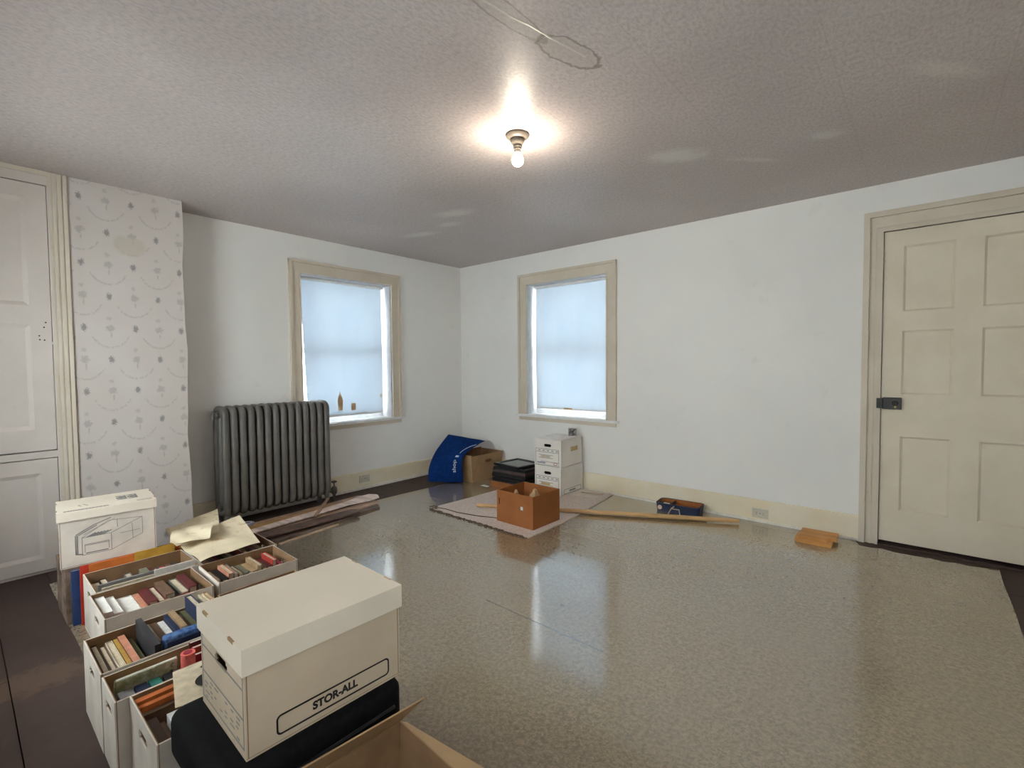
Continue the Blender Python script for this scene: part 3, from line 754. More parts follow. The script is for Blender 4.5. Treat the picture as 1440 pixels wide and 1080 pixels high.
# drawing: a perspective file box with its lid leaning on the left
A = [(-0.105, 0.050), (0.005, 0.050), (0.005, 0.135), (-0.105, 0.135)]
B = [(0.130, 0.105), (0.130, 0.190)]
seg = loop(A) + [(A[1], B[0]), (A[2], B[1]), (B[0], B[1]), (A[3], (-0.005, 0.200)), ((-0.005, 0.200), B[1]), ((-0.095, 0.100), (-0.005, 0.100)), ((-0.095, 0.095), (-0.005, 0.095)), ((-0.095, 0.100), (-0.095, 0.062)), ((-0.005, 0.100), (-0.005, 0.062)), ((0.04, 0.125), (0.118, 0.128)), ((0.090, 0.090), (0.088, 0.165))]
seg += [((-0.098, 0.150), (0.02, 0.205)), ((0.03, 0.16), (0.03, 0.20))]
obj('printed_drawing', onface(strokes(seg, 0.0022)), 'ink_grey', rb)
seg = [((-0.128, 0.062), (-0.128, 0.150)), ((-0.122, 0.062), (-0.122, 0.150)), ((-0.125, 0.155), (-0.060, 0.190)), ((-0.115, 0.152), (-0.050, 0.186)), ((-0.060, 0.190), (0.005, 0.212)), ((-0.090, 0.057), (-0.010, 0.057)), ((-0.128, 0.060), (-0.105, 0.055))]
seg += [((-0.085+0.012*i, 0.136), (-0.055+0.012*i, 0.150)) for i in range(6)]
obj('printed_shading', onface(strokes(seg, 0.005)), 'ink_grey', rb)
seg = []
yy = -0.165
while yy < 0.0:
    d = random.uniform(0.006, 0.012); seg += [((yy, -0.128), (yy+d, -0.128)), ((yy, -0.118), (yy+d*0.7, -0.118)), ((yy+d*0.4, -0.118), (yy+d*0.6, -0.130))]; yy += d+0.003
obj('lid_lettering', onlid(strokes(seg, 0.0055)), 'ink_grey', rb)
seg = []
for gx in (0.045, 0.090):
    for gy in (0.02, -0.030):
        seg += loop([(gx, gy), (gx+0.032, gy), (gx+0.032, gy+0.036), (gx, gy+0.036)])[:3] + [((gx, gy+0.036), (gx+0.032, gy))]
obj('lid_block_letters', onlid(strokes(seg, 0.010)), 'ink_grey', rb)
seg = [((0.115, -0.105), (0.175, -0.105)), ((0.115, -0.120), (0.175, -0.120)), ((-0.11, -0.02), (-0.10, -0.05)), ((-0.09, -0.015), (-0.075, -0.05))]
obj('lid_small_print', onlid(strokes(seg, 0.004)), 'ink_grey', rb)['kind'] = 'stuff'
# side smudges on the short end
seg = [((-0.10+random.uniform(0, 0.18), 0.05+0.03*i), (-0.10+random.uniform(0, 0.2), 0.05+0.03*i+random.uniform(-0.01, 0.01))) for i in range(6)]
obj('end_print', place(strokes(seg, 0.010), (0, -RL_/2-0.0002, 0), (1, 0, 0), (0, 0, 1)), 'ink_grey', rb)['kind'] = 'stuff'

def album(label, mat, x0, y0, y1, z1, th, lean, name='album'):
    o = thing(name, label, 'album', (x0, (y0+y1)/2, FZ), rot=(0, lean, 0))
    L = (y1-y0)/2
    q = MB(); q.box((0, -L, 0), (0.0025, L, z1)); q.box((th-0.0025, -L, 0), (th, L, z1)); q.box((0, -L-0.0025, 0), (th, -L, z1)); obj('cover', q, mat, o)
    q = MB(); q.box((0.0025, -L, 0.003), (th-0.0025, L-0.003, z1-0.004)); obj('pages', q, 'pages', o); return o
album('tall blue album standing beside the grimy carton', 'album_blue', 1.193, -3.700, -3.33, 0.264, 0.022, 0.0)
album('red album standing between the blue album and a book carton', 'album_red', 1.219, -3.672, -3.36, 0.285, 0.016, 0.03)
album('orange album standing behind the nearest book carton', 'album_orange', 1.240, -3.64, -3.27, 0.288, 0.010, 0.02)
q = MB(); q.box((1.2600, -3.47, FZ), (1.2655, -3.30, 0.300)); tag(obj('game_board', q, 'album_yellow'), 'yellow board standing between the orange album and a book carton', 'board')

# ------------------------------------------------------------------ open cartons of books
CARTS = {}
def cart(key, label, x0, x1, y0, y1, ht, rz=0.0, **kw):
    CARTS[key] = (x0, x1, y0, y1, ht, rz)
    return carton(label, (x0+x1)/2, (y0+y1)/2, x1-x0, y1-y0, ht, rz=rz, group='open cartons of books', **kw)
cart('a', 'open white carton of books next to the red and orange albums', 1.268, 1.566, -3.668, -3.272, 0.255)
cart('b', 'open white carton of books with white page edges at one end', 1.574, 1.882, -3.690, -3.312, 0.255)
cart('c', 'open white carton holding books and a blue knitted folder', 2.012, 2.308, -3.768, -3.376, 0.257)
cart('d', 'narrow white carton with a picture book propped inside', 2.314, 2.494, -3.766, -3.390, 0.250)
cart('e', 'open white carton of books half covered by the black bag', 2.500, 2.786, -3.732, -3.350, 0.254)
cart('f', 'open white carton of books beside the yellowed drawings', 1.588, 1.880, -3.287, -2.933, 0.256, rz=-0.02)
cart('g', 'open white carton of books under the yellowed drawings', 1.278, 1.572, -3.262, -2.905, 0.250, rz=0.0)
carton('open brown carton behind the large lidded box', 2.07, -3.14, 0.30, 0.34, 0.222, out='kraft', inn='kraft_inside', name='kraft_carton')

WHERE = {'a': 'in the carton beside the red album', 'b': 'in the carton with white page edges', 'c': 'in the carton with the blue knitted folder',
         'd': 'in the narrow carton with the picture book', 'e': 'in the carton half under the black bag', 'f': 'in the carton beside the yellowed drawings', 'g': 'in the carton under the yellowed drawings'}
def book(key, colr, xc, yc, th, dp, top, lean=0.0, yaw=0.0, up='pages', along='y', z0=None, white=False, nb=None, size=''):
    """upright book in a carton; th along the row, dp across it; page edges or the spine face up"""
    base = FZ + 0.007
    h = top - base if z0 is None else top - z0
    z = base if z0 is None else z0
    o = thing('book', (('thick ' if th > 0.05 else '') + size + ('%s book next to a %s one %s' % (colr, nb, WHERE[key]))) if nb else (size + '%s book standing %s' % (colr, WHERE[key])), 'book', (xc, yc, z), rot=(lean, 0, yaw + (0 if along == 'y' else PI/2)), group='books ' + WHERE[key])
    c = MB(); ct = 0.0022
    c.box((-dp/2, -th/2, 0), (dp/2, -th/2+ct, h)); c.box((-dp/2, th/2-ct, 0), (dp/2, th/2, h))
    p = MB()
    if up == 'spine':
        c.box((-dp/2, -th/2+ct, h-ct), (dp/2, th/2-ct, h)); p.box((-dp/2+0.003, -th/2+ct, 0.004), (dp/2-0.003, th/2-ct, h-ct))
    else:
        c.box((-dp/2, -th/2+ct, 0), (-dp/2+ct, th/2-ct, h)); p.box((-dp/2+ct, -th/2+ct, 0.004), (dp/2-0.004, th/2-ct, h-0.004))
    obj('cover', c, 'book_' + colr.replace(' ', '_'), o); obj('pages', p, 'pages_white' if white else 'pages', o)
    return o
def row(key, y0, y1, xc, spec, dp0, top0, lean=0.0, jit=0.008, size=''):
    """spec: list of (colour, thickness, up); fills from y0 towards y1"""
    y = y0; nb = None
    for colr, th, upk in spec:
        if y + th > y1: break
        book(key, colr, xc + random.uniform(-jit, jit), y + th/2, th, dp0 + random.uniform(-0.012, 0.012), top0 + random.uniform(-0.018, 0.014), lean=lean, up=upk, nb=nb, size=size)
        y += th + 0.0025; nb = colr
S_, P_ = 'spine', 'pages'
# carton a
row('a', -3.655, -3.29, 1.395, [('cream',0.034,S_),('dark brown',0.026,P_),('brown',0.030,S_),('charcoal',0.03,S_),('grey',0.024,P_),('black',0.032,S_),('grey green',0.030,S_),('maroon',0.022,S_),('tan',0.018,S_),('crimson',0.022,S_),('brown',0.024,S_),('dark brown',0.026,S_)], 0.15, 0.222)
def board(label, mat, x0, x1, y0, y1, z0, z1, cat='board', name='flat_board', rot=(0,0,0)):
    cx, cy = (x0+x1)/2, (y0+y1)/2
    q = MB(); q.box((x0-cx, y0-cy, 0), (x1-cx, y1-cy, z1-z0)); o = tag(obj(name, q, mat), label, cat); o.location = (cx, cy, z0); o.rotation_euler = rot; return o
board('grey folder standing along the carton beside the red album', 'book_grey', 1.500, 1.514, -3.65, -3.43, FZ+0.007, 0.268, 'folder', 'folder')
board('cream board standing along the carton beside the red album', 'book_cream', 1.518, 1.526, -3.64, -3.30, FZ+0.007, 0.255, 'board')
board('white panel standing along the carton beside the red album', 'pages_white', 1.530, 1.537, -3.45, -3.285, FZ+0.007, 0.278, 'board')
board('charcoal clip frame standing across the carton beside the red album', 'book_charcoal', 1.487, 1.499, -3.432, -3.424, FZ+0.007, 0.272, 'board')
# carton b: white page blocks, then a mixed row
row('b', -3.676, -3.33, 1.690, [('white',0.030,P_),('white',0.030,P_),('white',0.058,P_),('salmon',0.022,S_),('maroon',0.030,S_),('maroon',0.024,P_),('brown',0.034,S_),('black',0.018,S_),('grey green',0.028,P_),('maroon',0.030,S_),('salmon',0.026,P_),('navy',0.030,P_)], 0.185, 0.235)
row('b', -3.53, -3.32, 1.832, [('orange',0.016,S_),('brown',0.026,S_),('tan',0.026,S_),('dark brown',0.030,S_),('maroon',0.034,S_),('brown',0.020,S_),('crimson',0.036,S_)], 0.070, 0.218, size='small ')
board('red folder lying along the front of the white-page carton', 'book_red', 1.852, 1.862, -3.67, -3.54, FZ+0.007, 0.245, 'folder', 'folder')
for i, o in enumerate([x for x in bpy.data.objects if x.name.startswith('book') and x.get('label','')  .find('white book') in (0, 6)]):
    for ch in o.children:
        if ch.name.startswith('pages'): ch.data.materials[0] = M_['pages_white']
# carton c
row('c', -3.752, -3.63, 2.150, [('dark brown',0.018,P_),('brown',0.016,P_),('cream',0.020,P_),('mustard',0.012,S_),('salmon',0.020,S_),('olive',0.018,S_)], 0.245, 0.225)
board('charcoal divider board standing across the carton with the blue knitted folder', 'book_charcoal', 2.030, 2.292, -3.622, -3.604, FZ+0.007, 0.282)
row('c', -3.598, -3.45, 2.115, [('cream',0.014,P_),('brown',0.022,S_),('white',0.020,S_),('navy',0.014,S_),('tan',0.018,S_),('brown',0.016,S_),('olive',0.018,S_),('grey green',0.016,P_)], 0.165, 0.262)
row('c', -3.462, -3.38, 2.110, [('navy',0.022,P_),('tan',0.016,P_),('cream',0.016,P_),('tan',0.014,P_)], 0.150, 0.300, size='tall ')
kf = thing('knitted_folder', 'blue knitted folder standing along the front of a book carton', 'folder', (2.258, -3.485, FZ+0.007))
q = MB(); q.rbox((-0.024, -0.105, 0), (0.024, 0.098, 0.274), 0.010, 3); obj('folder_body', q, 'knit_blue', kf, True)
q = MB(); q.box((0.0245, -0.100, 0.0), (0.031, 0.094, 0.262)); obj('back_board', q, 'book_navy', kf)
# carton d
pb = thing('picture_book', 'cream picture book with a leafy cover propped in the narrow carton', 'book', (2.336, -3.672, 0.045), rot=(0, 0.27, 0))
q = MB(); q.box((0.0, -0.075, 0), (0.003, 0.085, 0.235)); q.box((0.009, -0.075, 0), (0.012, 0.085, 0.235)); q.box((0.003, -0.078, 0), (0.009, -0.075, 0.235)); obj('cover', q, 'picture_cover', pb)
q = MB(); q.box((0.003, -0.074, 0.002), (0.009, 0.083, 0.2365)); obj('pages', q, 'pages_white', pb)
for colr, yy, th in (('grey', -3.728, 0.036), ('navy', -3.689, 0.032), ('teal', -3.654, 0.030), ('charcoal', -3.619, 0.026), ('mauve', -3.592, 0.022)):
    book('d', colr, 2.450, yy, th, 0.070, 0.236, up=S_)
rl = thing('paper_roll', 'coral pink roll standing in the narrow carton', 'roll', (2.430, -3.563, FZ+0.007))
q = MB(); q.tube([(0, 0, 0), (0, 0, 0.275)], 0.021, 16); obj('roll_body', q, 'book_coral_pink', rl, True)
q = MB(); q.tube([(0, 0, 0.275), (0, 0, 0.277)], 0.013, 12); obj('roll_core', q, 'book_crimson', rl)
for lab, mt, x0, x1, zt in (('maroon folder standing along the narrow carton', 'book_maroon', 2.335, 2.345, 0.268), ('red folder standing along the narrow carton', 'book_red', 2.362, 2.376, 0.262), ('dark red folder at the back of the narrow carton', 'book_crimson', 2.382, 2.394, 0.245)):
    o = board(lab, mt, x0, x1, -3.535, -3.405, FZ+0.007, zt, 'folder', 'folder')
    q = MB(); q.box((-0.003, -0.062, zt-FZ-0.007), (0.003, 0.062, zt-FZ-0.0062)); obj('paper_edge', q, 'pages_white', o)
board('pale blue folder at the end of the narrow carton', 'ink_blue', 2.400, 2.412, -3.47, -3.40, FZ+0.007, 0.262, 'folder', 'folder')
# carton e
for colr, xc, th, zt in (('orange', 2.524, 0.022, 0.248), ('orange', 2.549, 0.018, 0.240), ('brown', 2.571, 0.020, 0.226)):
    book('e', colr, xc, -3.650, th, 0.145, zt, along='x', up=S_, nb='brown' if xc == 2.549 else None)
row('e', -3.715, -3.55, 2.690, [('dark brown',0.022,S_),('brown',0.018,S_),('white',0.034,S_),('dark brown',0.020,S_),('mauve',0.034,S_),('brown',0.024,S_)], 0.165, 0.215)
row('e', -3.544, -3.37, 2.660, [('cream',0.034,S_),('dark brown',0.020,S_),('tan',0.030,S_),('salmon',0.024,S_),('brown',0.026,S_),('cream',0.026,S_)], 0.20, 0.214)
# card with a black silhouette lying over cartons d and e
cd = thing('silhouette_card', 'cream card with a dark silhouette propped over the book cartons', 'card', (2.605, -3.560, 0.274), rot=(0.05, 0.03, -0.22))
q = MB(); q.sheet(lambda u, v: Vector((-0.095+0.19*u, -0.085+0.19*v, 0.007*math.sin(u*3+v*2))), 10, 10, 0.0012); obj('card_sheet', q, 'book_cream', cd, True)
body = [(0.035*math.cos(a)+0.020, 0.005+0.038*math.sin(a)) for a in [2*PI*i/18 for i in range(18)]]
q = MB(); q.prism(body, 0.0085, 0.0093); q.prism([(0.0, -0.010), (-0.035, 0.003), (-0.052, -0.015), (-0.062, -0.007), (-0.060, 0.020), (-0.045, 0.027), (-0.03, 0.023), (0.0, 0.023)], 0.0085, 0.0093); obj('silhouette', q, 'ink_black', cd)
# carton f
row('f', -3.268, -2.95, 1.695, [('dark brown',0.024,P_),('black',0.026,S_),('salmon',0.022,P_),('grey',0.018,P_),('brown',0.022,P_),('grey green',0.030,S_),('tan',0.028,S_),('tan',0.020,P_),('brown',0.022,S_),('maroon',0.024,S_),('red',0.020,P_),('crimson',0.018,S_),('grey green',0.022,S_),('grey',0.018,P_)], 0.145, 0.234)
row('f', -3.262, -2.95, 1.818, [('grey',0.018,S_),('brown',0.020,S_),('dark brown',0.024,S_),('cream',0.014,S_),('black',0.026,S_),('tan',0.020,S_),('cream',0.014,S_),('dark brown',0.030,S_),('brown',0.030,S_),('mauve',0.030,S_),('dark brown',0.024,S_),('cream',0.014,S_),('olive',0.024,S_)], 0.085, 0.218, size='small ')
# carton g
row('g', -3.245, -2.93, 1.425, [('brown',0.026,S_),('dark brown',0.028,S_),('maroon',0.024,S_),('brown',0.030,S_),('tan',0.020,P_),('maroon',0.026,S_),('crimson',0.022,S_),('salmon',0.026,P_),('dark brown',0.03,S_),('maroon',0.026,S_),('brown',0.022,S_)], 0.20, 0.230)

# yellowed drawings lying across cartons f and g
def paper(label, cs, curl, mat='old_drawing', nm='drawing_sheet', ph=0.0):
    c0, c1, c2, c3 = [Vector(c) for c in cs]
    ctr = (c0+c1+c2+c3)/4; ctr.z = min(c.z for c in (c0, c1, c2, c3))
    def f(u, v):
        p = (c0*(1-u)+c1*u)*(1-v) + (c3*(1-u)+c2*u)*v
        p = p + Vector((0, 0, curl*(math.sin(u*PI*1.3+ph)*0.6 + math.sin(v*PI*1.6+ph*2)*0.5) + 0.004*math.sin(9*u+7*v+ph)))
        return p - ctr
    q = MB(); q.sheet(f, 20, 20, 0.0006); o = tag(obj(nm, q, mat, smooth=True), label, 'paper', 'yellowed drawings on the book cartons'); o.location = ctr; return o
paper('largest yellowed drawing draped over the book cartons', [(1.60,-3.280,0.272), (1.56,-2.985,0.285), (1.13,-2.93,0.345), (1.22,-3.27,0.272)], 0.012, ph=0.4)
paper('curled yellowed drawing with pink figures lying beside the white lidded box', [(1.36,-3.315,0.300), (1.32,-3.10,0.330), (0.93,-2.985,0.350), (1.03,-3.285,0.305)], 0.012, ph=1.6)
paper('yellowed drawing with a torn edge lying against the lidded box', [(1.30,-3.330,0.318), (1.42,-3.18,0.335), (1.22,-3.10,0.360), (1.10,-3.27,0.330)], 0.008, ph=2.7)

# ------------------------------------------------------------------ tan shipping carton in front
ct = thing('shipping_carton', 'tan shipping carton with open flaps in front of the black bag', 'box', (3.400, -3.502, FZ), -0.06)
# local x away from the bag, local y along it
cw_, cl_, ch_ = 0.42, 0.42, 0.262
q = carton_body(cw_, cl_, ch_, False, t=0.005); obj('body', q, ['kraft', 'kraft_inside'], ct)
def flap(pts, mat='kraft_light'):
    a, b_, c, d = [Vector(p) for p in pts]
    q = MB(); q.sheet(lambda u, v: (a*(1-u)+b_*u)*(1-v) + (d*(1-u)+c*u)*v, 3, 3, 0.004); obj('flap', q, mat, ct)
x0, x1, y0, y1 = -cw_/2, cw_/2, -cl_/2, cl_/2
flap([(x0+0.002, y0, ch_), (x0+0.002, y1, ch_), (x0+0.050, y1+0.045, ch_+0.062), (x0+0.045, y0-0.02, ch_+0.070)], 'kraft')
flap([(x0+0.004, y1-0.002, ch_), (x1, y1-0.002, ch_), (x1, y1+0.120, ch_-0.050), (x0+0.012, y1+0.010, ch_-0.004)])
flap([(x1-0.002, y0, ch_), (x1-0.002, y1, ch_), (x1+0.12, y1+0.01, ch_-0.09), (x1+0.12, y0-0.01, ch_-0.09)])
flap([(x0, y0+0.002, ch_), (x1, y0+0.002, ch_), (x1-0.03, y0-0.09, ch_-0.08), (x0+0.05, y0-0.09, ch_-0.08)])
q = MB(); q.rbox((-0.17, -0.10, 0.0), (0.02, 0.06, 0.13), 0.012, 2); o = tag(obj('dark_pouch', q, 'black_nylon', smooth=True), 'dark pouch lying inside the tan shipping carton', 'pouch'); o.location = (3.39, -3.50, FZ+0.0062)

# ------------------------------------------------------------------ planks beside the radiator
def plank(label, mat, a, b_, wd, z, th, head=0.0, name='wood_plank', tiltz=0.0):
    a, b_ = Vector((*a, 0)), Vector((*b_, 0)); ctr = (a+b_)/2; d = (b_-a); L = d.length; ang = math.atan2(d.y, d.x)
    o = None; h = wd/2
    poly = [(-L/2, -h), (L/2-0.02, -h-head*0.5), (L/2, -h*0.5), (L/2, h*0.6), (L/2-0.03, h+head*0.5), (-L/2, h*0.85)]
    if head: poly = [(-L/2, -h), (L/2-0.34, -h), (L/2-0.16, -h-head*0.6), (L/2-0.05, -h-head*0.6), (L/2-0.005, -h*0.4), (L/2, h*0.2), (L/2-0.03, h+head*0.4), (L/2-0.12, h+head*0.5), (L/2-0.34, h), (-L/2, h*0.8)]
    q = MB(); q.prism(poly, 0, th); o = tag(obj(name, q, mat), label, 'plank', 'loose planks by the radiator')
    o.location = (ctr.x, ctr.y, z); o.rotation_euler = (0, -tiltz, ang); return o
z_ = FZ
plank('thin pale lath at the bottom of the planks by the radiator', 'veneer_tan', (0.900,-2.60), (0.835,-2.12), 0.022, z_, 0.006)
plank('bottom dark brown plank of the pile by the radiator', 'veneer_dark', (0.80,-2.80), (0.655,-1.66), 0.13, z_, 0.012)
plank('tan plank showing its blunt end under the pink plank', 'veneer_tan', (0.62,-2.75), (0.575,-1.60), 0.11, z_+0.012, 0.012)
plank('wide orange-brown plank nearest the radiator legs', 'veneer_brown', (0.41,-2.82), (0.335,-1.57), 0.135, z_, 0.020)
plank('mustard brown board butted against the orange board by the radiator', 'veneer_mustard', (0.545,-2.85), (0.520,-2.42), 0.13, z_+0.026, 0.014)
plank('orange board lying end to end with the mustard board', 'veneer_orange', (0.505,-2.415), (0.44,-1.90), 0.100, z_+0.026, 0.014)
plank('dark brown plank lying in front of the pink plank', 'veneer_dark', (0.74,-2.84), (0.715,-1.88), 0.12, z_+0.026, 0.012)
plank('long pinkish white plank with a rounded end by the radiator', 'veneer_pink', (0.645,-2.86), (0.475,-1.535), 0.090, z_+0.042, 0.010, head=0.075)
q = MB(); q.box((-0.29, -0.012, 0), (0.29, 0.012, 0.010)); st = tag(obj('wood_stick', q, 'veneer_brown'), 'short brown stick lying across the planks by the radiator', 'stick'); st.location = (0.50, -2.075, 0.066); st.rotation_euler = (0, 0.035, math.atan2(0.34, -0.44))
ds = thing('tin_lid', 'small pale tin lid on the floor beside the planks', 'lid', (0.335, -2.60, 0.0235))
q = MB(); q.lathe([(0.0,0.010),(0.050,0.010),(0.055,0.006),(0.055,0.0)], 20); obj('lid_top', q, 'ink_blue', ds, True)
q = MB(); q.lathe([(0.030,0.0105),(0.034,0.012),(0.038,0.0105)], 20); obj('ring', q, 'paper_white', ds, True)

# ------------------------------------------------------------------ corner group
# kraft box with a handle hole
kx0, kx1, ky0, ky1, kh = 0.385, 0.700, -0.525, -0.080, 0.285
kc = thing('kraft_carton', 'open brown carton with a handle hole beside the blue bag', 'box', ((kx0+kx1)/2, (ky0+ky1)/2, FZ))
q = MB(); a, b_ = (kx1-kx0)/2, (ky1-ky0)/2
q.box((-a, -b_, 0), (a, b_, 0.005))
def flare(mb):
    mb.v = [(x*(1+0.05*z/kh), y*(1+0.10*z/kh), z) for x, y, z in mb.v]; return mb
wall_hole(q, -b_, 0.006, -a, a, 0.005, kh, None, 'y', 0, 1, -1); wall_hole(q, b_, 0.006, -a, a, 0.005, kh*0.96, None, 'y', 0, 1, 1)
wall_hole(q, -a, 0.006, -b_+0.006, b_-0.006, 0.005, kh, None, 'x', 0, 1, -1); wall_hole(q, a, 0.006, -b_+0.006, b_-0.006, 0.005, kh*0.96, (-0.03, 0.06, 0.185, 0.215), 'x', 0, 1, 1)
obj('body', flare(q), ['kraft', 'kraft_inside'], kc)
# blue tote leaning on it
tb = thing('tote_bag', 'navy blue canvas bag with pale lettering slumped in the corner', 'bag', (0.40, -0.62, FZ))
tb0 = Vector((0.40, -0.62, FZ))
def poly3(pts, t):
    n = len(pts)-1; i = min(int(t*n), n-1); k = t*n-i; P = lambda j: Vector(pts[max(0, min(n, j))])
    p0, p1, p2, p3 = P(i-1), P(i), P(i+1), P(i+2)
    return 0.5*((2*p1)+(p2-p0)*k+(2*p0-5*p1+4*p2-p3)*k*k+(3*p1-p0-3*p2+p3)*k**3)
LC = [(0.315,-0.800,0.012), (0.275,-0.755,0.14), (0.245,-0.640,0.29), (0.215,-0.445,0.435), (0.205,-0.405,0.452)]
RC = [(0.645,-0.605,0.012), (0.655,-0.625,0.14), (0.660,-0.612,0.29), (0.600,-0.330,0.370), (0.560,-0.185,0.385)]
back = Vector((-0.55, 0.62, 0.05)).normalized()
def front(u, v):
    p = poly3(LC, v)*(1-u) + poly3(RC, v)*u
    bulge = math.sin(PI*u)*math.sin(PI*min(1, v*0.9+0.08))*0.035 + 0.008*math.sin(7*u+5*v)*v*(1-v)*4 + 0.006*math.sin(13*u-6*v)
    return p - back*bulge - tb0
nu = nv = 18
q = MB(); fr_ = [front(i/nu, j/nv) for j in range(nv+1) for i in range(nu+1)]
def dep(u, v): return (0.012 + 0.085*math.sin(PI*min(max(u, 0), 1))**0.5*(1-v)**0.6) * (1 if True else 0)
bk_ = []
for j in range(nv+1):
    for i in range(nu+1):
        p = front(i/nu, j/nv) + back*dep(i/nu, j/nv); p.z = max(p.z, 0.002); bk_.append(p)
N = len(fr_); W_ = nu+1; fs = []
for j in range(nv):
    for i in range(nu):
        a = j*W_+i; fs += [(a, a+1, a+1+W_, a+W_), (N+a, N+a+W_, N+a+1+W_, N+a+1)]
for i in range(nu): fs.append((i, N+i, N+i+1, i+1)); a = nv*W_+i; fs.append((a, a+1, N+a+1, N+a))
for j in range(nv): a = j*W_; fs.append((a, a+W_, N+a+W_, N+a)); a = j*W_+nu; fs.append((a, N+a, N+a+W_, a+W_))
q.add(fr_+bk_, fs); obj('bag_body', q, 'navy_canvas', tb, True, fix=True)
# lettering follows the cloth: read upwards along the bag
tx = text_mb('shop', 0.075, 0.002, 0.001)
def wrap(q, u0, v0, ku, kv):
    out = []
    for x, y, z in q.v:
        out.append(tuple(front(u0 - y*ku, v0 + x*kv) - back*(0.003+z)))
    q.v = out; return q
obj('lettering', wrap(tx, 0.765, 0.33, 1.9, 1.55), 'bag_print', tb)
dm_ = strokes([((-0.004, -0.02), (-0.004, 0.02))], 0.018, 0.002); obj('printed_dot', wrap(dm_, 0.795, 0.505, 1.9, 1.55), 'bag_print', tb)
sw = strokes([((0.012*i, -0.030*(i/9)**2*3), (0.012*(i+1), -0.030*((i+1)/9)**2*3)) for i in range(9)], 0.014, 0.002); obj('printed_swoosh', wrap(sw, 0.80, 0.56, 1.6, 1.55), 'bag_print', tb)

# flat red-brown box with a stack of picture frames on it
rx0, rx1, ry0, ry1 = 0.930, 1.400, -0.500, -0.060
fb = thing('flat_box', 'flat red-brown box under the stack of dark frames', 'box', ((rx0+rx1)/2, (ry0+ry1)/2, FZ))
q = MB(); a, b_ = (rx1-rx0)/2, (ry1-ry0)/2
q.box((-a, -b_, 0), (a, b_, 0.058)); obj('body', q, 'kraft_red', fb)
q = MB(); q.box((-a-0.003, -b_-0.003, 0.058), (a+0.003, b_+0.003, 0.066)); obj('lid', q, 'frame_brown', fb)
z_ = FZ + 0.066
fl_ = [(0.40, 0.46, 0.030, 0.03, 'frame_black', 'black picture frame at the bottom of the stack beside the white boxes'), (0.42, 0.40, 0.026, -0.05, 'frame_black', 'second black picture frame from the bottom of the stack'),
       (0.41, 0.42, 0.030, 0.06, 'frame_black', 'black picture frame in the middle of the stack beside the white boxes'), (0.43, 0.40, 0.024, -0.02, 'frame_brown', 'brown picture frame lying near the top of the dark stack'),
       (0.40, 0.38, 0.028, 0.05, 'frame_black', 'black picture frame just under the glass-fronted top frame'), (0.36, 0.34, 0.022, -0.10, 'frame_black', 'glass-fronted black picture frame on top of the stack')]
for i, (fx, fy, th, rz, mt, lab) in enumerate(fl_):
    o = thing('framed_picture', lab, 'picture', (1.155+random.uniform(-0.015, 0.015)-0.02*(i == 5), -0.285+random.uniform(-0.012, 0.012), z_), rz, 'picture frames stacked in the corner')
    q = MB(); bw = 0.035
    q.box((-fx/2, -fy/2, 0), (-fx/2+bw, fy/2, th)); q.box((fx/2-bw, -fy/2, 0), (fx/2, fy/2, th)); q.box((-fx/2+bw, -fy/2, 0), (fx/2-bw, -fy/2+bw, th)); q.box((-fx/2+bw, fy/2-bw, 0), (fx/2-bw, fy/2, th))
    obj('frame_moulding', q, mt, o)
    q = MB(); q.box((-fx/2+bw, -fy/2+bw, 0.002), (fx/2-bw, fy/2-bw, th-0.006)); obj('glazing', q, 'frame_glass', o)
    z_ += th + 0.0005

RZ2 = FZ + 0.008
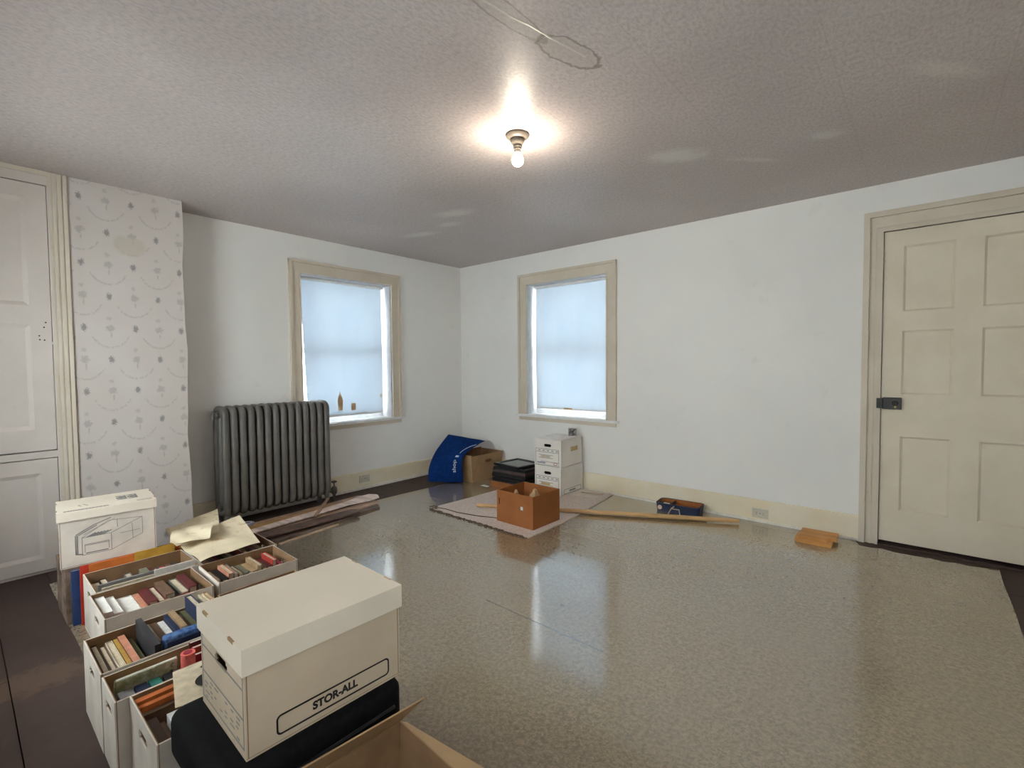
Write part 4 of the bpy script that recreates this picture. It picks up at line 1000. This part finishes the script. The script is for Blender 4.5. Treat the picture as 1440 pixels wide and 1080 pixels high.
# two printed file boxes stacked by the window
def filebox(label, cx, cy, z, rz, sub):
    o = thing('file_box', label, 'box', (cx, cy, z), rz, 'file boxes under the window')
    Wf, Lf, Hf = 0.305, 0.375, 0.258     # local: short end faces -y
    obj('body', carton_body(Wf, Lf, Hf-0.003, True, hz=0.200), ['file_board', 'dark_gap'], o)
    q = MB(); q.box((-Wf/2-0.001, -Lf/2-0.001, Hf-0.0025), (Wf/2+0.001, Lf/2+0.001, Hf)); tp = obj('lid', q, 'file_board', o)
    yb = -Lf/2 - 0.0002
    def face(q): return place(q, (0, yb, 0), (1, 0, 0), (0, 0, 1))
    sg = loop([(-0.135, 0.012), (0.125, 0.012), (0.125, 0.165), (-0.135, 0.165)]) + [((-0.135, 0.135), (0.125, 0.135)), ((-0.10, 0.108), (0.06, 0.108)), ((-0.10, 0.080), (0.06, 0.080)), ((-0.08, 0.045), (0.12, 0.045))]
    obj('printed_form', face(strokes(sg, 0.0042)), 'ink_grey', o)
    sg = [((-0.105+0.05*i, 0.150), (-0.085+0.05*i, 0.150)) for i in range(5)]
    obj('form_marks', face(strokes(sg, 0.008)), 'ink_grey', o)
    obj('form_title', face(strokes([((-0.115, 0.032), (-0.03, 0.032))], 0.014)), 'ink_blue', o)
    obj('red_emblem', face(strokes(loop(rrect(0.070, 0.022, 0.108, 0.042, 0.006)), 0.006)), 'ink_red', o)
    obj('yellow_stain', face(strokes([((-0.07, 0.094), (0.02, 0.094))], 0.020)), 'tan_tape' if sub == 'low' else 'pages', o)
    xs = Wf/2 + 0.0002
    if sub == 'top':
        q = place(strokes([((-0.005, 0.158), (0.085, 0.158))], 0.042), (xs, 0, 0), (0, 1, 0), (0, 0, 1)); obj('tape_strip', q, 'tan_tape', o)
    else:
        q = place(strokes([((-0.135, 0.008), (-0.135, 0.050)), ((-0.135, 0.050), (0.15, 0.050)), ((0.15, 0.050), (0.15, 0.008)), ((0.15, 0.008), (-0.135, 0.008))], 0.004), (xs, 0, 0), (0, 1, 0), (0, 0, 1)); obj('printed_border', q, 'ink_grey', o)
        q = place(strokes([((-0.045, 0.029), (0.045, 0.029))], 0.016), (xs, 0, 0), (0, 1, 0), (0, 0, 1)); obj('printed_title', q, 'ink_grey', o)
    return o
filebox('white file box standing on the rug under another file box', 1.588, -0.222, RZ2, 0.0, 'low')
filebox('white file box with a tan tape strip stacked under the window', 1.578, -0.215, RZ2+0.258, 0.03, 'top')
pc = thing('photo_card', 'small black and white picture standing on the stacked file boxes', 'card', (1.665, -0.10, RZ2+0.516), rot=(0, 0, 0.5))
q = MB(); q.box((-0.045, -0.004, 0), (0.045, 0.004, 0.090)); obj('card_back', q, 'paper_white', pc)
q = MB(); q.box((-0.040, -0.0048, 0.004), (0.042, -0.004, 0.080)); pp = obj('print', q, 'ink_grey', pc)
q = strokes([((random.uniform(-0.035, 0.03), random.uniform(0.01, 0.072)),)*1 + ((random.uniform(-0.035, 0.035), random.uniform(0.01, 0.072)),) for _ in range(7)], 0.006); place(q, (0, -0.0048, 0), (1, 0, 0), (0, 0, 1)); obj('print_detail', q, 'ink_black', pp)
paper_top = MB(); paper_top.box((-0.10, -0.10, 0), (0.07, 0.08, 0.004)); o = tag(obj('paper_sheet', paper_top, 'paper_white'), 'white folder lying on top of the stacked file boxes', 'paper'); o.location = (1.54, -0.19, RZ2+0.5162); o.rotation_euler = (0, 0, 0.3)

# papers on the floor
def flatpaper(label, cs, z, mat='paper_white'):
    cx = sum(c[0] for c in cs)/4; cy = sum(c[1] for c in cs)/4
    q = MB(); q.prism([(c[0]-cx, c[1]-cy) for c in cs], 0, 0.002); o = tag(obj('paper_sheet', q, mat), label, 'paper'); o.location = (cx, cy, z); return o
flatpaper('small white card lying on the floor by the brown carton', [(0.845,-0.560), (0.938,-0.560), (0.942,-0.525), (0.855,-0.51)], FZ)
# ------------------------------------------------------------------ rug, poles and the middle box
rug = thing('rug', 'worn beige rug under the red-brown carton', 'rug', (1.62, -0.75, FZ))
rp = [(1.067,-1.408), (1.35,-1.415), (1.62,-1.418), (1.90,-1.428), (2.163,-1.432), (2.165,-1.0), (2.13,-0.6), (2.10,-0.25), (2.07,-0.045), (1.75,-0.040), (1.42,-0.04), (1.42,-0.53), (1.12,-0.545), (1.10,-1.0)]
q = MB(); q.prism([(x_-1.62, y_+0.75) for x_, y_ in rp], 0, 0.008); obj('rug_pile', q, 'rug_pile', rug)
q = MB(); xx = 1.08
while xx < 2.16:
    L = random.uniform(0.012, 0.03); f_ = (xx-1.067)/(2.163-1.067); yb = -1.408 - 0.024*f_
    q.box((xx-1.62, yb+0.75-random.uniform(0.003, 0.014), 0), (min(xx+L, 2.163)-1.62, yb+0.75+0.003, random.uniform(0.005, 0.011))); xx += L + random.uniform(0, 0.006)
e_ = obj('frayed_edge', q, 'rug_edge', rug)
q = MB(); q.tube([(1.74-1.62, -1.235+0.75, 0.010), (1.55-1.62, -1.31+0.75, 0.011), (1.35-1.62, -1.35+0.75, 0.011), (1.20-1.62, -1.345+0.75, 0.011), (1.10-1.62, -1.365+0.75, 0.010)], 0.0035, 6); obj('pulled_thread', q, 'rug_edge', rug)
q = MB()
for i in range(14):
    a = random.uniform(0, 2*PI); q.tube([(1.095-1.62+0.02*math.cos(a), -1.385+0.75+0.02*math.sin(a), 0.004), (1.095-1.62+0.035*math.cos(a+1), -1.385+0.75+0.03*math.sin(a+1), 0.022), (1.095-1.62+0.05*math.cos(a+2), -1.385+0.75+0.035*math.sin(a+2), 0.006)], 0.0025, 5)
obj('fringe', q, 'rug_edge', rug)
RZ2 = FZ + 0.008
mc = thing('open_carton', 'open red-brown carton standing on the beige rug', 'box', (1.925, -1.125, RZ2), -0.02)
cw2, cl2, ch2 = 0.365, 0.33, 0.245
q = MB(); a, b_ = cw2/2, cl2/2
q.box((-a, -b_, 0), (a, b_, 0.005))
wall_hole(q, -b_, 0.006, -a, a, 0.005, ch2, (0.055, 0.085, 0.105, 0.175), 'y', 0, 0, -1); wall_hole(q, b_, 0.006, -a, a, 0.005, ch2, None, 'y', 0, 0, 1)
wall_hole(q, -a, 0.006, -b_+0.006, b_-0.006, 0.005, ch2, None, 'x', 0, 0, -1); wall_hole(q, a, 0.006, -b_+0.006, b_-0.006, 0.005, ch2, None, 'x', 0, 0, 1)
obj('body', q, 'kraft_red', mc)
q = MB(); q.box((0.057, -b_+0.004, 0.128), (0.083, -b_+0.0065, 0.174)); obj('hole_lining', q, 'paper_white', mc)
q = MB(); q.box((-a+0.022, -b_-0.0006, 0.135), (-a+0.030, -b_+0.001, 0.185)); obj('corner_slot', q, 'dark_gap', mc)
def crumple(label, cx, cy, z, r, h):
    q = MB(); nn = 14; pr = []
    for j in range(7):
        t = j/6; 
        for k in range(nn):
            a_ = 2*PI*k/nn; rr = r*math.cos(t*PI/2)*(1+0.22*math.sin(3*a_+j)+0.12*math.sin(7*a_+2*j)); pr.append((rr*math.cos(a_), rr*math.sin(a_), h*math.sin(t*PI/2)*(1+0.05*math.sin(5*a_))))
    fs_ = [(j*nn+k, j*nn+(k+1) % nn, (j+1)*nn+(k+1) % nn, (j+1)*nn+k) for j in range(6) for k in range(nn)] + [tuple(range(nn-1, -1, -1))]
    q.add(pr, fs_); o = tag(obj('packing_paper', q, 'kraft_light'), label, 'paper'); o.location = (cx, cy, z)
crumple('larger crumpled tan paper poking up inside the red-brown carton', 1.965, -1.09, RZ2+0.0055, 0.062, 0.235)
crumple('smaller crumpled tan paper at the back of the red-brown carton', 1.830, -1.160, RZ2+0.0055, 0.045, 0.222)
flatpaper('yellowed paper lying on the rug beside the file boxes', [(1.765,-0.315), (2.010,-0.300), (2.035,-0.045), (1.775,-0.045)], FZ+0.0083, 'book_cream' if False else 'white_board_old')
q = MB(); q.tube([(-0.10, -0.03, 0), (0.0, -0.012, 0.002), (0.11, 0.03, 0.004)], 0.004, 6); o = tag(obj('bent_wire', q, 'veneer_tan'), 'bent strip lying on the yellowed paper', 'strip'); o.location = (1.91, -0.15, FZ+0.0145)
def pole(label, a, b_, r, name='wooden_pole'):
    a, b_ = Vector(a), Vector(b_); ctr = (a+b_)/2; q = MB(); q.tube([a-ctr, b_-ctr], r, 14)
    o = tag(obj(name, q, 'pine', smooth=True), label, 'pole', 'wooden poles on the floor'); o.location = ctr; return o
pr_ = 0.0155
pole('long round pine pole running from the rug past the navy tray', (1.360,-1.130,RZ2+pr_), (3.215,-0.172,FZ+pr_+0.0078), pr_)
pole('shorter pine pole lying behind the long pole', (2.00,-0.752,RZ2+0.011), (3.00,-0.238,FZ+0.0187), 0.0105)

# navy tray with compartments
ty = thing('tool_tray', 'navy tray with orange lining and dividers against the baseboard', 'tray', (2.745, -0.135, FZ), 0.10)
q = MB(); tw, tl, th_ = 0.355, 0.185, 0.070
ob = rrect(-tw/2, -tl/2, tw/2, tl/2, 0.035, 5); ib = rrect(-tw/2+0.010, -tl/2+0.010, tw/2-0.010, tl/2-0.010, 0.028, 5); n = len(ob)
vs = [(x_*0.95, y_*0.95, 0) for x_, y_ in ob] + [(x_, y_, th_) for x_, y_ in ob] + [(x_, y_, th_) for x_, y_ in ib] + [(x_, y_, 0.030) for x_, y_ in ib]
fs = [tuple(range(n-1, -1, -1))] + [(i, (i+1) % n, (i+1) % n+n, i+n) for i in range(n)] + [(i+n, (i+1) % n+n, (i+1) % n+2*n, i+2*n) for i in range(n)]
q.add(vs, fs, 0); obj('tray_body', q, 'book_navy', ty)
q = MB(); q.add(vs, [(i+2*n, (i+1) % n+2*n, (i+1) % n+3*n, i+3*n) for i in range(n)] + [tuple(range(3*n, 4*n))]); obj('lining', q, 'kraft_red', ty)
q = MB(); q.box((-0.060, -tl/2+0.011, 0.030), (-0.054, tl/2-0.011, 0.064)); q.box((-tw/2+0.012, -0.010, 0.030), (-0.060, -0.004, 0.062)); obj('divider', q, 'book_dark_brown', ty)
q = MB(); q.tube([(-tw/2+0.025+0.015, -tl/2-0.001+0.004, 0.036), (-tw/2+0.025+0.015, -tl/2-0.003, 0.036)], 0.018, 14); obj('round_badge', q, 'veneer_tan', ty)
q = MB(); q.box((2.625, -0.205, FZ+0.031), (2.672, -0.160, FZ+0.060)); o = tag(obj('small_block', q, 'pages'), 'small cream block lying in the navy tray', 'block')
q = MB(); q.tube([(-0.045, -0.030, 0.0), (-0.030, -0.004, 0.040), (0.035, -0.004, 0.042), (0.055, -0.030, 0.0)], 0.0045, 8); q.tube([(-0.030, -0.004, 0.041), (-0.010, 0.010, 0.058)], 0.0045, 8)
o = tag(obj('bent_bracket', q, 'white_board'), 'pale bent bracket leaning on the front of the navy tray', 'bracket'); o.location = (2.750, -0.250, FZ+0.004)

# wood scraps by the door
def scrap(label, cx, cy, z, dx, dy, th, rz, notch):
    q = MB()
    if notch: q.prism([(-dx/2, -dy/2), (dx*0.28, -dy/2), (dx*0.28, -dy*0.20), (dx/2, -dy*0.20), (dx/2, dy/2), (-dx/2, dy/2)], 0, th)
    else: q.prism([(-dx/2, -dy*0.3), (-dx*0.42, -dy/2), (dx/2, -dy/2), (dx/2, dy/2), (-dx/2, dy/2)], 0, th)
    o = tag(obj('wood_scrap', q, 'orange_wood'), label, 'wood'); o.location = (cx, cy, z); o.rotation_euler = (0, 0, rz)
scrap('lower orange wood scrap on the floor near the door', 3.715, -0.232, FZ, 0.215, 0.155, 0.022, 0.02, False)
scrap('notched orange wood scrap lying on the lower scrap near the door', 3.735, -0.190, FZ+0.022, 0.215, 0.200, 0.020, 0.02, True)
